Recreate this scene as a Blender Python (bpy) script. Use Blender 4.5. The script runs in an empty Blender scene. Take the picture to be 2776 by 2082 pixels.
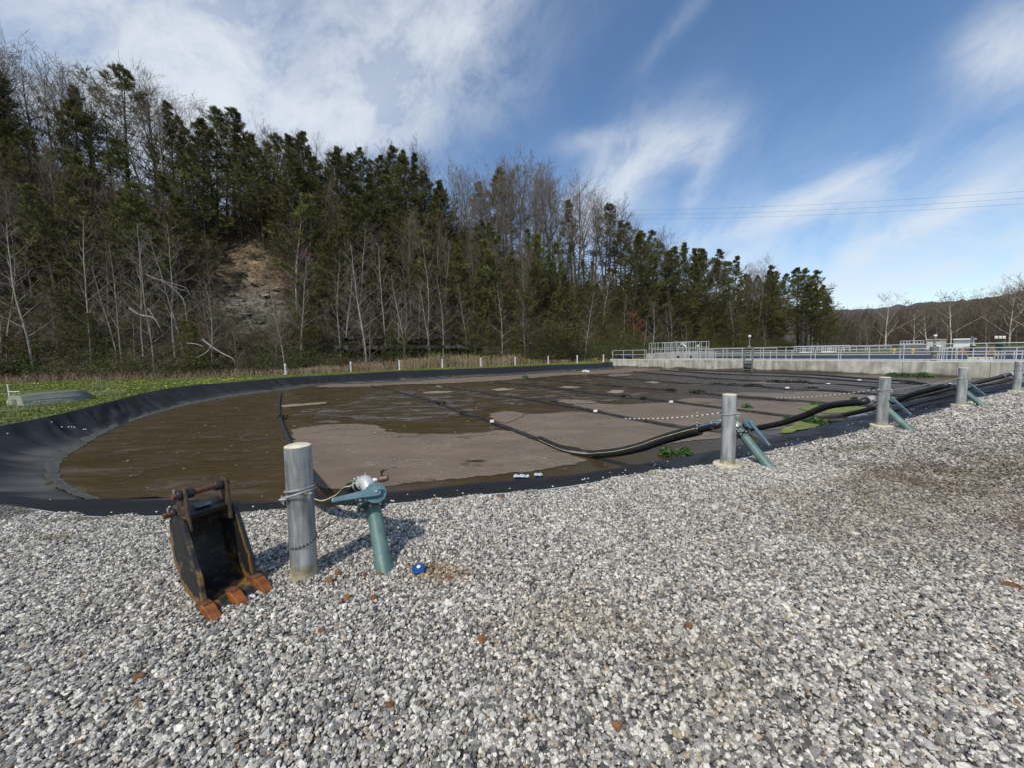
import bpy, math, random
import numpy as np
from math import *
from mathutils import Vector, Matrix
from mathutils.geometry import tessellate_polygon
from mathutils import noise as mnoise

C = bpy.context.scene.collection
SC = bpy.context.scene
rng = np.random.default_rng(7)
random.seed(5)

# ------------------------------------------------------------------ camera
F = 1042.0; H = 1.55                     # focal length in photo pixels, eye height in metres
PITCH = atan((1041 - 952) / F); ROLL = -0.022
cam = bpy.data.cameras.new('camera'); camo = bpy.data.objects.new('camera', cam); C.objects.link(camo)
cam.sensor_width = 36.0; cam.lens = 36.0 * F / 2776.0; cam.clip_end = 6000; cam.clip_start = 0.05
CM = Matrix.Rotation(pi / 2 - PITCH, 4, 'X') @ Matrix.Rotation(ROLL, 4, 'Z')
camo.matrix_world = Matrix.Translation((0, 0, H)) @ CM
SC.camera = camo
M3 = np.array(CM.to_3x3())

def ray(x, y): return M3 @ np.array([(x - 1388) / F, -(y - 1041) / F, -1.0])
def g(x, y, z=0.0):
    d = ray(x, y); t = (z - H) / d[2]
    return np.array([0, 0, H]) + d * t
def vplane(x, y, P0, n):
    d = ray(x, y); c = np.array([0, 0, H]); P0 = np.array(P0, float); n = np.array(n, float)
    return c + d * (np.dot(P0 - c, n) / np.dot(d, n))
def atdepth(x, y, Y):
    d = ray(x, y); return np.array([0, 0, H]) + d * (Y / d[1])
def proj(p):
    q = M3.T @ (np.array(p, float) - [0, 0, H]); return (1388 - q[0] / q[2] * F, 1041 + q[1] / q[2] * F)

# ------------------------------------------------------------------ light and exposure
SUN_EL = radians(51); SX, SY = -0.49, -0.87
sn = hypot(SX, SY); SUN = Vector((SX / sn * cos(SUN_EL), SY / sn * cos(SUN_EL), sin(SUN_EL)))
sl = bpy.data.lights.new('sun', 'SUN'); so = bpy.data.objects.new('sun', sl); C.objects.link(so)
sl.energy = 3.6; sl.angle = radians(2.2); sl.color = (1.0, 0.935, 0.83)
so.rotation_euler = SUN.to_track_quat('Z', 'Y').to_euler()
SC.view_settings.view_transform = 'Standard'
try: SC.view_settings.look = 'None'
except Exception: pass
SC.view_settings.exposure = 0.0; SC.view_settings.gamma = 1.0

# ------------------------------------------------------------------ world: sky with cirrus
W = bpy.data.worlds.new('World'); SC.world = W; W.use_nodes = True
nt = W.node_tree; nt.nodes.clear()
def N(t, tree=None, **k):
    n = (tree or nt).nodes.new(t)
    for a, b in k.items(): setattr(n, a, b)
    return n
def mth(tree, op, a, b=None, c=None, clamp=False):
    n = tree.nodes.new('ShaderNodeMath'); n.operation = op; n.use_clamp = clamp
    for i, v in enumerate((a, b, c)):
        if v is None: continue
        if isinstance(v, (int, float)): n.inputs[i].default_value = v
        else: tree.links.new(v, n.inputs[i])
    return n.outputs[0]
sky = N('ShaderNodeTexSky', sky_type='NISHITA', sun_disc=False, sun_elevation=SUN_EL, sun_rotation=atan2(SX, SY))
sky.air_density = 1.0; sky.dust_density = 0.4; sky.ozone_density = 2.2; sky.altitude = 200
hs = N('ShaderNodeHueSaturation'); hs.inputs['Saturation'].default_value = 1.12; nt.links.new(sky.outputs[0], hs.inputs['Color'])
bg1 = N('ShaderNodeBackground'); bg1.inputs[1].default_value = 0.15; nt.links.new(hs.outputs[0], bg1.inputs[0])
bg2 = N('ShaderNodeBackground'); bg2.inputs[0].default_value = (0.80, 0.86, 0.93, 1); bg2.inputs[1].default_value = 0.97
tc = N('ShaderNodeTexCoord'); sp = N('ShaderNodeSeparateXYZ'); nt.links.new(tc.outputs['Generated'], sp.inputs[0])
X_, Y_, Z_ = sp.outputs
az = mth(nt, 'ARCTAN2', X_, Y_); el = mth(nt, 'ARCSINE', Z_)
def azel(px, py):
    d = ray(px, py); d = d / np.linalg.norm(d); return atan2(d[0], d[1]), asin(d[2])
def blob(px, py, sa, se, rot, amp):
    a0, e0 = azel(px, py); k = cos(a0) ** 2
    sa = sa / F * (k + .25); se = se / F * max(cos(a0) * cos(e0) ** 2, .3)
    du = mth(nt, 'SUBTRACT', az, a0); dv = mth(nt, 'SUBTRACT', el, e0)
    c, s = cos(radians(rot)), sin(radians(rot))
    u = mth(nt, 'ADD', mth(nt, 'MULTIPLY', du, c / sa), mth(nt, 'MULTIPLY', dv, s / sa))
    v = mth(nt, 'ADD', mth(nt, 'MULTIPLY', du, -s / se), mth(nt, 'MULTIPLY', dv, c / se))
    q = mth(nt, 'ADD', mth(nt, 'MULTIPLY', u, u), mth(nt, 'MULTIPLY', v, v))
    return mth(nt, 'MULTIPLY', mth(nt, 'EXPONENT', mth(nt, 'MULTIPLY', q, -1.0)), amp)
# wisp texture in azimuth / elevation, stretched along the wind
cmb = N('ShaderNodeCombineXYZ'); nt.links.new(az, cmb.inputs[0]); nt.links.new(el, cmb.inputs[1])
mp = N('ShaderNodeMapping'); mp.vector_type = 'TEXTURE'; mp.inputs['Rotation'].default_value = (0, 0, radians(24)); mp.inputs['Scale'].default_value = (.42, .26, 1)
nt.links.new(cmb.outputs[0], mp.inputs[0])
nz = N('ShaderNodeTexNoise'); nz.inputs['Scale'].default_value = 2.3; nz.inputs['Detail'].default_value = 12; nz.inputs['Roughness'].default_value = 0.66; nz.inputs['Distortion'].default_value = 0.3
nt.links.new(mp.outputs[0], nz.inputs['Vector'])
nz2 = N('ShaderNodeTexNoise'); nz2.inputs['Scale'].default_value = 2.6; nz2.inputs['Detail'].default_value = 5; nz2.inputs['Distortion'].default_value = 0.3
nt.links.new(cmb.outputs[0], nz2.inputs['Vector'])
m = None
for b in [(575, 220, 120, 300, -8, 1.0), (300, 60, 420, 330, 0, .5), (720, 330, 420, 110, 12, .75), (1290, 20, 200, 90, 35, .8), (1010, 180, 330, 120, 48, .85), (880, 60, 420, 160, 10, .45),
          (1700, 470, 135, 66, 34, 1.0), (1850, 405, 90, 48, 10, 1.0), (1600, 380, 60, 30, 0, .5), (1900, 480, 90, 30, 60, .5), (1620, 540, 130, 60, 60, .6), (2230, 520, 130, 30, 12, 1.2), (2100, 600, 260, 26, 8, .5), (2740, 130, 85, 95, -40, 1.0), (2480, 610, 200, 36, 26, .9),
          (2776, 510, 120, 30, 0, .6), (1850, 50, 120, 30, 30, .2), (200, 420, 300, 220, 0, .5), (350, 100, 500, 260, 0, .35), (1050, 330, 260, 120, 20, .45)]:
    v = blob(*b); m = v if m is None else mth(nt, 'ADD', m, v)
veil = mth(nt, 'MULTIPLY', mth(nt, 'EXPONENT', mth(nt, 'MULTIPLY', mth(nt, 'POWER', mth(nt, 'DIVIDE', mth(nt, 'MAXIMUM', el, 0.0), 0.23), 2.0), -1.0)), 1.15)
back = mth(nt, 'MULTIPLY', mth(nt, 'MULTIPLY_ADD', Y_, -2.5, -.1, clamp=True), .75)  # extra cloud behind the camera, out of view, added to neutralise sky light
m = mth(nt, 'ADD', m, back)
w1 = mth(nt, 'MULTIPLY', mth(nt, 'SUBTRACT', nz.outputs['Fac'], 0.4), 3.6)
w2 = mth(nt, 'ADD', mth(nt, 'MULTIPLY', nz2.outputs['Fac'], 0.9), 0.35)
cm = mth(nt, 'MULTIPLY', m, mth(nt, 'MULTIPLY', mth(nt, 'MAXIMUM', w1, 0.0), w2))
cm = mth(nt, 'ADD', cm, mth(nt, 'MULTIPLY', m, 0.3))
cm = mth(nt, 'ADD', cm, mth(nt, 'MULTIPLY', veil, mth(nt, 'ADD', mth(nt, 'MULTIPLY', mth(nt, 'MAXIMUM', w1, 0.0), .95), .18)))
cm = mth(nt, 'SUBTRACT', 1.0, mth(nt, 'EXPONENT', mth(nt, 'MULTIPLY', cm, -1.35)), clamp=True)
mix = N('ShaderNodeMixShader'); nt.links.new(cm, mix.inputs[0]); nt.links.new(bg1.outputs[0], mix.inputs[1]); nt.links.new(bg2.outputs[0], mix.inputs[2])
wo = N('ShaderNodeOutputWorld'); nt.links.new(mix.outputs[0], wo.inputs[0])

# ------------------------------------------------------------------ helpers: materials
MATS = {}
def mat(name, c1, c2=None, rough=0.7, metal=0.0, scale=8.0, detail=6, bump=0.0, bscale=None, attr=None, c3=None, spec=None, stretch=None, lo=.35, hi=.65, orand=0.0, coord='Object'):
    if name in MATS: return MATS[name]
    mt = bpy.data.materials.new(name); mt.use_nodes = True; t = mt.node_tree
    p = t.nodes['Principled BSDF']; p.inputs['Roughness'].default_value = rough; p.inputs['Metallic'].default_value = metal
    if spec is not None: p.inputs['Specular IOR Level'].default_value = spec
    tcn = t.nodes.new('ShaderNodeTexCoord'); vec = tcn.outputs[coord]
    if stretch:
        mpn = t.nodes.new('ShaderNodeMapping'); mpn.inputs['Scale'].default_value = stretch; t.links.new(vec, mpn.inputs[0]); vec = mpn.outputs[0]
    nn = t.nodes.new('ShaderNodeTexNoise'); nn.inputs['Scale'].default_value = scale; nn.inputs['Detail'].default_value = detail; nn.inputs['Roughness'].default_value = .6
    t.links.new(vec, nn.inputs['Vector'])
    cr = t.nodes.new('ShaderNodeValToRGB'); e = cr.color_ramp.elements
    e[0].position = lo; e[1].position = hi
    e[0].color = (*c1, 1); e[1].color = (*(c2 or c1), 1)
    if c3: x = e.new(1.0); x.color = (*c3, 1)
    t.links.new(nn.outputs['Fac'], cr.inputs[0]); col = cr.outputs[0]
    if attr:
        at = t.nodes.new('ShaderNodeAttribute'); at.attribute_name = attr
        mx = t.nodes.new('ShaderNodeMix'); mx.data_type = 'RGBA'; mx.blend_type = 'MULTIPLY'; mx.inputs[0].default_value = 1
        t.links.new(at.outputs['Color'], mx.inputs[6]); t.links.new(col, mx.inputs[7]); col = mx.outputs[2]
    if orand:
        oi = t.nodes.new('ShaderNodeObjectInfo'); mr = t.nodes.new('ShaderNodeMapRange')
        mr.inputs[3].default_value = 1 - orand; mr.inputs[4].default_value = 1 + orand
        t.links.new(oi.outputs['Random'], mr.inputs[0])
        mx = t.nodes.new('ShaderNodeVectorMath'); mx.operation = 'SCALE'; t.links.new(col, mx.inputs[0]); t.links.new(mr.outputs[0], mx.inputs['Scale']); col = mx.outputs[0]
    t.links.new(col, p.inputs['Base Color'])
    if bump:
        bn = t.nodes.new('ShaderNodeTexNoise'); bn.inputs['Scale'].default_value = bscale or scale * 3; bn.inputs['Detail'].default_value = 8
        t.links.new(vec, bn.inputs['Vector'])
        bb = t.nodes.new('ShaderNodeBump'); bb.inputs['Strength'].default_value = bump; bb.inputs['Distance'].default_value = 0.02
        t.links.new(bn.outputs['Fac'], bb.inputs['Height']); t.links.new(bb.outputs[0], p.inputs['Normal'])
    MATS[name] = mt
    return mt

galv = mat('galvanised steel', (.14, .148, .148), (.38, .39, .385), rough=.55, metal=.2, scale=4.5, detail=13, stretch=(3.4, 3.4, .6), bump=.1, bscale=30, c3=(.75, .75, .72), lo=.33, hi=.56)
galv_far = mat('white galvanised steel', (.5, .53, .54), (.72, .74, .74), rough=.5, metal=.2, scale=3)
creamcap = mat('cream concrete', (.5, .46, .34), (.68, .64, .5), rough=.85, scale=9, bump=.3)
cream2 = mat('cream paint stain', (.22, .2, .13), (.5, .44, .27), rough=.85, scale=11, bump=.1)
padmat = mat('concrete pad', (.34, .3, .22), (.62, .58, .46), rough=.9, scale=8, bump=.4)
green = mat('faded green paint', (.062, .125, .115), (.12, .205, .185), rough=.5, scale=5, detail=12, c3=(.3, .38, .34), lo=.36, hi=.6, bump=.12, bscale=35)
blue = mat('dull blue paint', (.065, .13, .16), (.105, .185, .222), rough=.45, scale=7, detail=12, c3=(.22, .3, .33), lo=.34, hi=.58, bump=.12, bscale=40)
dkgreen = mat('dark valve green', (.012, .024, .025), (.045, .085, .085), rough=.45, scale=9)  # darker green for the lower flange and valve body
silver = mat('cast aluminium', (.48, .48, .475), (.66, .66, .65), rough=.36, metal=.35, scale=12)
steel = mat('stainless steel', (.3, .3, .3), (.55, .55, .55), rough=.35, metal=.35, scale=20)
rubber = mat('black rubber hose', (.011, .011, .012), (.02, .02, .021), rough=.42, scale=10, spec=.4)
pipeblk = mat('weathered black pipe', (.01, .0105, .011), (.035, .036, .037), rough=.6, scale=5)
yellow = mat('yellow stripe', (.36, .34, .16), (.55, .52, .3), rough=.5)
bluestripe = mat('blue stripe', (.1, .25, .4), (.15, .35, .55), rough=.5)
alum = mat('aluminium rail', (.52, .53, .54), (.66, .67, .68), rough=.4, metal=.35, scale=3)
dkgalv = mat('dull grey frame', (.12, .125, .13), (.2, .2, .2), rough=.6, scale=5)
white = mat('white enamel', (.74, .74, .72), (.82, .82, .8), rough=.4, scale=4)
brassy = mat('brown bronze', (.1, .07, .05), (.2, .15, .11), rough=.5, metal=.4, scale=30)
blk = mat('black paint', (.01, .01, .01), (.02, .02, .02), rough=.4, scale=9)
bluep = mat('blue plastic', (.008, .05, .19), (.012, .075, .26), rough=.4)
rustpin = mat('rusty pin', (.06, .022, .012), (.15, .06, .03), rough=.75, scale=35, bump=.3, c3=(.24, .1, .05))
rustteeth = mat('orange rust', (.085, .028, .008), (.27, .085, .013), rough=.5, scale=13, detail=9, bump=.25, c3=(.5, .2, .04), lo=.3, hi=.62)

# ------------------------------------------------------------------ helpers: meshes
class MB:
    def __init__(s): s.v = []; s.f = []; s.c = []; s.n = 0
    def add(s, v, f, col=None):
        v = [tuple(p) for p in v]; s.v += v; s.f += [tuple(i + s.n for i in q) for q in f]; s.n += len(v)
        s.c += [col or (1, 1, 1, 1)] * len(v); return s
    def box(s, c, size, rot=None, col=None):
        hx, hy, hz = [a / 2 for a in size]; R = rot or Matrix.Identity(3)
        v = [Vector(c) + R @ Vector((x * hx, y * hy, z * hz)) for x in (-1, 1) for y in (-1, 1) for z in (-1, 1)]
        return s.add(v, [(0, 1, 3, 2), (4, 6, 7, 5), (0, 4, 5, 1), (2, 3, 7, 6), (0, 2, 6, 4), (1, 5, 7, 3)], col)
    def tube(s, pts, r, sides=12, caps=True, cols=None):
        pts = [Vector(p) for p in pts]; n = len(pts); rr = r if hasattr(r, '__len__') else [r] * n
        T = [(pts[min(i + 1, n - 1)] - pts[max(i - 1, 0)]).normalized() for i in range(n)]
        up = Vector((0, 0, 1)) if abs(T[0].z) < .9 else Vector((1, 0, 0))
        a = T[0].cross(up).normalized(); base = s.n; V = []; Fc = []; cc = []
        for i in range(n):
            a = (a - T[i] * a.dot(T[i])).normalized(); b = T[i].cross(a)
            for k in range(sides):
                t = 2 * pi * k / sides; V.append(pts[i] + (a * cos(t) + b * sin(t)) * rr[i])
            if i:
                o = (i - 1) * sides
                for k in range(sides): Fc.append((o + k, o + (k + 1) % sides, o + sides + (k + 1) % sides, o + sides + k))
        if caps: Fc.append(tuple(range(sides))[::-1]); Fc.append(tuple((n - 1) * sides + k for k in range(sides)))
        s.add(V, Fc)
        if cols:
            for i in range(n):
                for k in range(sides): s.c[base + i * sides + k] = cols[i]
        return s
    def cyl(s, p, q, r, r2=None, sides=24): return s.tube([p, q], [r, r if r2 is None else r2], sides)
    def prism(s, poly, o, ux, uy, uz, t):
        """polygon (a,b) in axes ux,uy at origin o, extruded t along uz"""
        o, ux, uy, uz = map(Vector, (o, ux, uy, uz)); n = len(poly)
        V = [o + ux * a + uy * b for a, b in poly]; V += [p + uz * t for p in V]
        Fc = [tuple(range(n))[::-1], tuple(range(n, 2 * n))] + [(i, (i + 1) % n, n + (i + 1) % n, n + i) for i in range(n)]
        return s.add(V, Fc)
    def build(s, name, m, parent=None, smooth=False, bevel=0.0, cols=False):
        me = bpy.data.meshes.new(name); me.from_pydata(s.v, [], s.f); me.materials.append(m)
        if cols:
            a = me.color_attributes.new('Col', 'FLOAT_COLOR', 'POINT'); a.data.foreach_set('color', np.array(s.c, dtype=np.float32).ravel())
        if smooth:
            me.polygons.foreach_set('use_smooth', [True] * len(me.polygons))
            try: me.set_sharp_from_angle(angle=radians(40))
            except Exception: pass
        me.update()
        o = bpy.data.objects.new(name, me); C.objects.link(o)
        if parent is not None:
            o.parent = parent; o.matrix_parent_inverse = parent.matrix_world.inverted()
        if bevel:
            b = o.modifiers.new('bevel', 'BEVEL'); b.width = bevel; b.segments = 2; b.limit_method = 'ANGLE'
        return o

def npmesh(name, V, Fq, m, parent=None, cols=None, smooth=False):
    """V (n,3), Fq (k,3 or 4) numpy"""
    me = bpy.data.meshes.new(name); V = np.asarray(V, np.float32); Fq = np.asarray(Fq, np.int32); k = Fq.shape[1]
    me.vertices.add(len(V)); me.vertices.foreach_set('co', V.ravel())
    me.loops.add(Fq.size); me.loops.foreach_set('vertex_index', Fq.ravel())
    me.polygons.add(len(Fq)); me.polygons.foreach_set('loop_start', np.arange(0, Fq.size, k, dtype=np.int32))
    if smooth: me.polygons.foreach_set('use_smooth', np.ones(len(Fq), bool))
    if cols is not None:
        a = me.color_attributes.new('Col', 'FLOAT_COLOR', 'POINT')
        cc = np.ones((len(V), 4), np.float32); cc[:, :3] = cols; a.data.foreach_set('color', cc.ravel())
    me.materials.append(m); me.update(calc_edges=True)
    if name is None: return me
    o = bpy.data.objects.new(name, me); C.objects.link(o)
    if parent is not None: o.parent = parent; o.matrix_parent_inverse = parent.matrix_world.inverted()
    return o

def tag(o, label=None, cat=None, group=None, kind=None):
    if label: o['label'] = label
    if cat: o['category'] = cat
    if group: o['group'] = group
    if kind: o['kind'] = kind
    return o
def thing(name, loc, label, cat, group=None, rz=0.0):
    o = bpy.data.objects.new(name, None); C.objects.link(o); o.location = loc; o.rotation_euler = (0, 0, rz); o.empty_display_size = .2
    bpy.context.view_layer.update() if rz else None
    o.matrix_world = Matrix.Translation(loc) @ Matrix.Rotation(rz, 4, 'Z')
    return tag(o, label, cat, group)
def crom(P, n=8, closed=False):
    P = [np.array(p, float) for p in P]; out = []; L = len(P)
    rngi = range(L if closed else L - 1)
    for i in rngi:
        if closed: p0, p1, p2, p3 = P[i - 1], P[i], P[(i + 1) % L], P[(i + 2) % L]
        else: p0, p1, p2, p3 = P[max(i - 1, 0)], P[i], P[i + 1], P[min(i + 2, L - 1)]
        for k in range(n):
            t = k / n
            out.append(.5 * (2 * p1 + (p2 - p0) * t + (2 * p0 - 5 * p1 + 4 * p2 - p3) * t * t + (3 * p1 - p0 - 3 * p2 + p3) * t ** 3))
    if not closed: out.append(P[-1])
    return out
def inpoly(x, y, poly):
    poly = np.asarray(poly); ins = np.zeros(len(x), bool); j = len(poly) - 1
    for i in range(len(poly)):
        xi, yi = poly[i][0], poly[i][1]; xj, yj = poly[j][0], poly[j][1]
        cnd = ((yi > y) != (yj > y)); xx = (xj - xi) * (y - yi) / ((yj - yi) if yj != yi else 1e-9) + xi
        ins ^= cnd & (x < xx); j = i
    return ins

# ------------------------------------------------------------------ lagoon outline
WZ = -0.62
wall_a = np.array([12.2, 49.2]); wall_b = np.array([28.7, 22.0])
wdir = (wall_b - wall_a) / np.linalg.norm(wall_b - wall_a); wnrm = np.array([-wdir[1], wdir[0]])    # wnrm points away from the lagoon
if wnrm[0] < 0: wnrm = -wnrm
def wallpt(px):      # station along the wall top seen at photo column px
    P = vplane(px, 975, (*wall_a, 0), (*wnrm, 0)); return float(np.dot(P[:2] - wall_a, wdir))
corner = wall_b + wdir * 2.7
rim_px = [(2776, 1053), (2744, 1062), (2667, 1078), (2575, 1108), (2449, 1141), (2291, 1181), (2158, 1210), (2070, 1231), (1962, 1257), (1748, 1284), (1662, 1303), (1481, 1330),
          (1300, 1346), (1100, 1366), (940, 1378), (774, 1385), (620, 1394), (466, 1401), (253, 1404), (100, 1385), (0, 1370)]
rim_near = [corner] + [g(*p)[:2] for p in rim_px]
rim_left = [np.array([-7.6, 4.35]), np.array([-10.6, 5.6]), np.array([-12.2, 7.4])]
rim_far_px = [(0, 1157), (163, 1124), (289, 1093.5), (398, 1066), (506, 1048), (633, 1035), (796, 1021), (900, 1015.5), (1083, 1005), (1301, 997), (1491, 988.5), (1640, 983.5)]
rim_far = [g(*p)[:2] for p in rim_far_px]
rim_pts = rim_near + rim_left + rim_far + [np.array([11.4, 47.2]), wall_a + wdir * 1.0]
wat_near = [corner + np.array([-1.2, 1.6]), g(2449, 1090, WZ)[:2]] + [g(*p, WZ)[:2] for p in [(2372, 1113), (2245, 1150), (2140, 1178), (2070, 1192), (1962, 1216), (1842, 1239), (1662, 1272), (1481, 1295),
          (1300, 1308), (1100, 1330), (940, 1345), (776, 1361), (620, 1357), (452, 1352), (307, 1361), (255, 1352), (200, 1330), (160, 1300), (157, 1262), (181, 1236), (217, 1215), (271, 1182), (362, 1142),
          (506, 1101), (651, 1074), (800, 1055), (900, 1041), (1083, 1033), (1237, 1022), (1406, 1014), (1533, 1005), (1702, 997)]] + [wall_a + wdir * 3.5]
CEN = np.array([5.0, 20.0])
def polar(pts, n):
    pts = crom(pts, 10); P = np.array(pts) - CEN; a = np.unwrap(np.arctan2(P[:, 1], P[:, 0])); r = np.hypot(P[:, 0], P[:, 1])
    if a[-1] > a[0]: a = -a; sgn = -1
    else: sgn = 1
    idx = np.argsort(a); return a[idx], r[idx], sgn
aR, rR, sR = polar(rim_pts, 0); aW, rW, sW = polar(wat_near, 0)
# both run clockwise from the right-hand corner round to the wall's left end
def curve_at(aa, rr, sgn, t):
    r = np.interp(t, aa, rr); th = sgn * t; return np.stack([CEN[0] + r * np.cos(th), CEN[1] + r * np.sin(th)], 1)
NR = 1400
tR = np.linspace(aR[-1], aR[0], NR); 
rimc = curve_at(aR, rR, sR, tR)
# align unwrap branches
offs = round((aR.mean() - aW.mean()) / (2 * pi)) * 2 * pi
watc = curve_at(aW + offs, rW, sW, np.clip(tR, (aW + offs)[0], (aW + offs)[-1]))
rim_poly = [tuple(p) for p in rimc]
pond_poly = rim_poly          # closed by the wall line

# second basin beyond the wall
def wp(s, o): p = wall_a + wdir * s + wnrm * o; return (float(p[0]), float(p[1]))
basin_poly = [wp(3, 2.3), wp(44, 2.3), wp(52, 60), wp(20, 34), wp(1, 25)]

# ------------------------------------------------------------------ ground sheets
def flat(name, outer, holes, z, m, kind='structure'):
    loops = [[Vector((p[0], p[1], 0)) for p in outer]] + [[Vector((p[0], p[1], 0)) for p in h] for h in holes]
    tris = tessellate_polygon(loops); V = [(v.x, v.y, z) for l in loops for v in l]
    mb = MB(); mb.v = V; mb.f = []
    for t in tris:
        a, b, c = [Vector(V[i]) for i in t]
        mb.f.append(tuple(t) if (b - a).cross(c - a).z > 0 else tuple(t)[::-1])
    o = mb.build(name, m); return tag(o, kind=kind)
def ground_mat():
    mt = mat('bank soil and grass', (.045, .058, .016), (.088, .11, .024), rough=.95, scale=1.7, detail=12, coord='Object', c3=(.16, .13, .07), lo=.38, hi=.56, bump=.6, bscale=60)
    return mt
gm = ground_mat()
S = 3000
flat('ground', [(-S, -S), (S, -S), (S, S), (-S, S)], [pond_poly, basin_poly], 0.0, gm)

def gravel_ground_mat():
    mt = bpy.data.materials.new('gravel bed'); mt.use_nodes = True; t = mt.node_tree; p = t.nodes['Principled BSDF']; p.inputs['Roughness'].default_value = .9
    tcn = t.nodes.new('ShaderNodeTexCoord')
    vo = t.nodes.new('ShaderNodeTexVoronoi'); vo.inputs['Scale'].default_value = 60; t.links.new(tcn.outputs['Object'], vo.inputs['Vector'])
    cr = t.nodes.new('ShaderNodeValToRGB'); e = cr.color_ramp.elements; e[0].color = (.035, .033, .03, 1); e[1].color = (.4, .385, .34, 1); x = e.new(.5); x.color = (.07, .068, .062, 1); x = e.new(.78); x.color = (.16, .155, .14, 1)  # dark palette puts the shade of gaps between stones into the bed colour
    sx = t.nodes.new('ShaderNodeSeparateColor'); t.links.new(vo.outputs['Color'], sx.inputs[0]); t.links.new(sx.outputs[0], cr.inputs[0])
    sh = t.nodes.new('ShaderNodeMapRange'); sh.inputs[1].default_value = .3; sh.inputs[2].default_value = .62; sh.inputs[3].default_value = 1; sh.inputs[4].default_value = .35
    t.links.new(vo.outputs['Distance'], sh.inputs[0])
    t.links.new(cr.outputs[0], p.inputs['Base Color'])
    bb = t.nodes.new('ShaderNodeBump'); bb.inputs['Strength'].default_value = 1; bb.inputs['Distance'].default_value = .02; bb.invert = True
    t.links.new(vo.outputs['Distance'], bb.inputs['Height']); t.links.new(bb.outputs[0], p.inputs['Normal'])
    return mt
near_rim = [tuple(p) for p in crom(rim_near, 10)]
GRAV = near_rim + [(-7.0, 3.6), (-9, 3.4), (-40, 2.5), (-40, -25), (60, -25), (60, 0), (33, 15.5)]
flat('gravel_bed', GRAV, [], 0.004, gravel_ground_mat())

# ------------------------------------------------------------------ pond liner
NV = 18
prof = np.linspace(0, 1, NV)
Lv = np.zeros((NR, NV, 3))
arc = np.concatenate([[0], np.cumsum(np.hypot(*(np.diff(rimc, axis=0).T)))])
for j, u in enumerate(prof):
    zt = 0.012 + (WZ - .12 - 0.012) * u
    P = rimc * (1 - u * 1.19) + watc * (u * 1.19)
    Lv[:, j, 0:2] = P; Lv[:, j, 2] = zt
# wrinkles that run down the slope, a little skewed
for i in range(NR):
    far = min(1, np.hypot(*rimc[i]) / 14)
    for j in range(NV):
        u = prof[j]; s_ = arc[i] + u * 1.4
        w = mnoise.noise(Vector((s_ * .8, u * .7, 3))) * .09 - abs(mnoise.noise(Vector((s_ * 1.5 + u, u * 1.1, 9)))) * .17 + mnoise.noise(Vector((s_ * .35, u * 2, 5))) * .07 + .035 * mnoise.noise(Vector((s_ * 4.2 + u * 2, u * 1.3, 6)))
        Lv[i, j, 2] += w * min(1, u * 5) * (1 if u < .55 else max(.2, 1 - (u - .55) * 2.8)) * (.35 + 1.0 * far) 
idx = np.arange(NR * NV).reshape(NR, NV)
Fq = np.stack([idx[:-1, :-1], idx[1:, :-1], idx[1:, 1:], idx[:-1, 1:]], -1).reshape(-1, 4)
# dried scum line painted by depth (a real stain band just above the water)
cl = np.ones((NR, NV, 3)); 
for i in range(NR):
    for j in range(NV):
        h = Lv[i, j, 2] - WZ; k = max(0, 1 - max(0, h) / .17) * (.6 + .8 * mnoise.noise(Vector((arc[i] * 1.3, prof[j] * 4, 1))))
        k = min(max(k, 0), 1) * (.25 if rimc[i][1] < 16 and rimc[i][0] > -6 else 1)
        cl[i, j] = np.array([.0145, .0155, .018]) * (1 - k) + np.array([.13, .13, .125]) * k
lin_m = mat('black geomembrane', (.8, .8, .8), (1.15, 1.15, 1.15), rough=.55, scale=2.2, detail=8, attr='Col', bump=.15, bscale=9, spec=.35)
lin = npmesh('pond_liner', Lv.reshape(-1, 3), Fq[:, ::-1], lin_m, cols=cl.reshape(-1, 3), smooth=True)
tag(lin, 'wrinkled black plastic sheet lining the sloping banks of the brown lagoon', 'pond liner')

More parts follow.
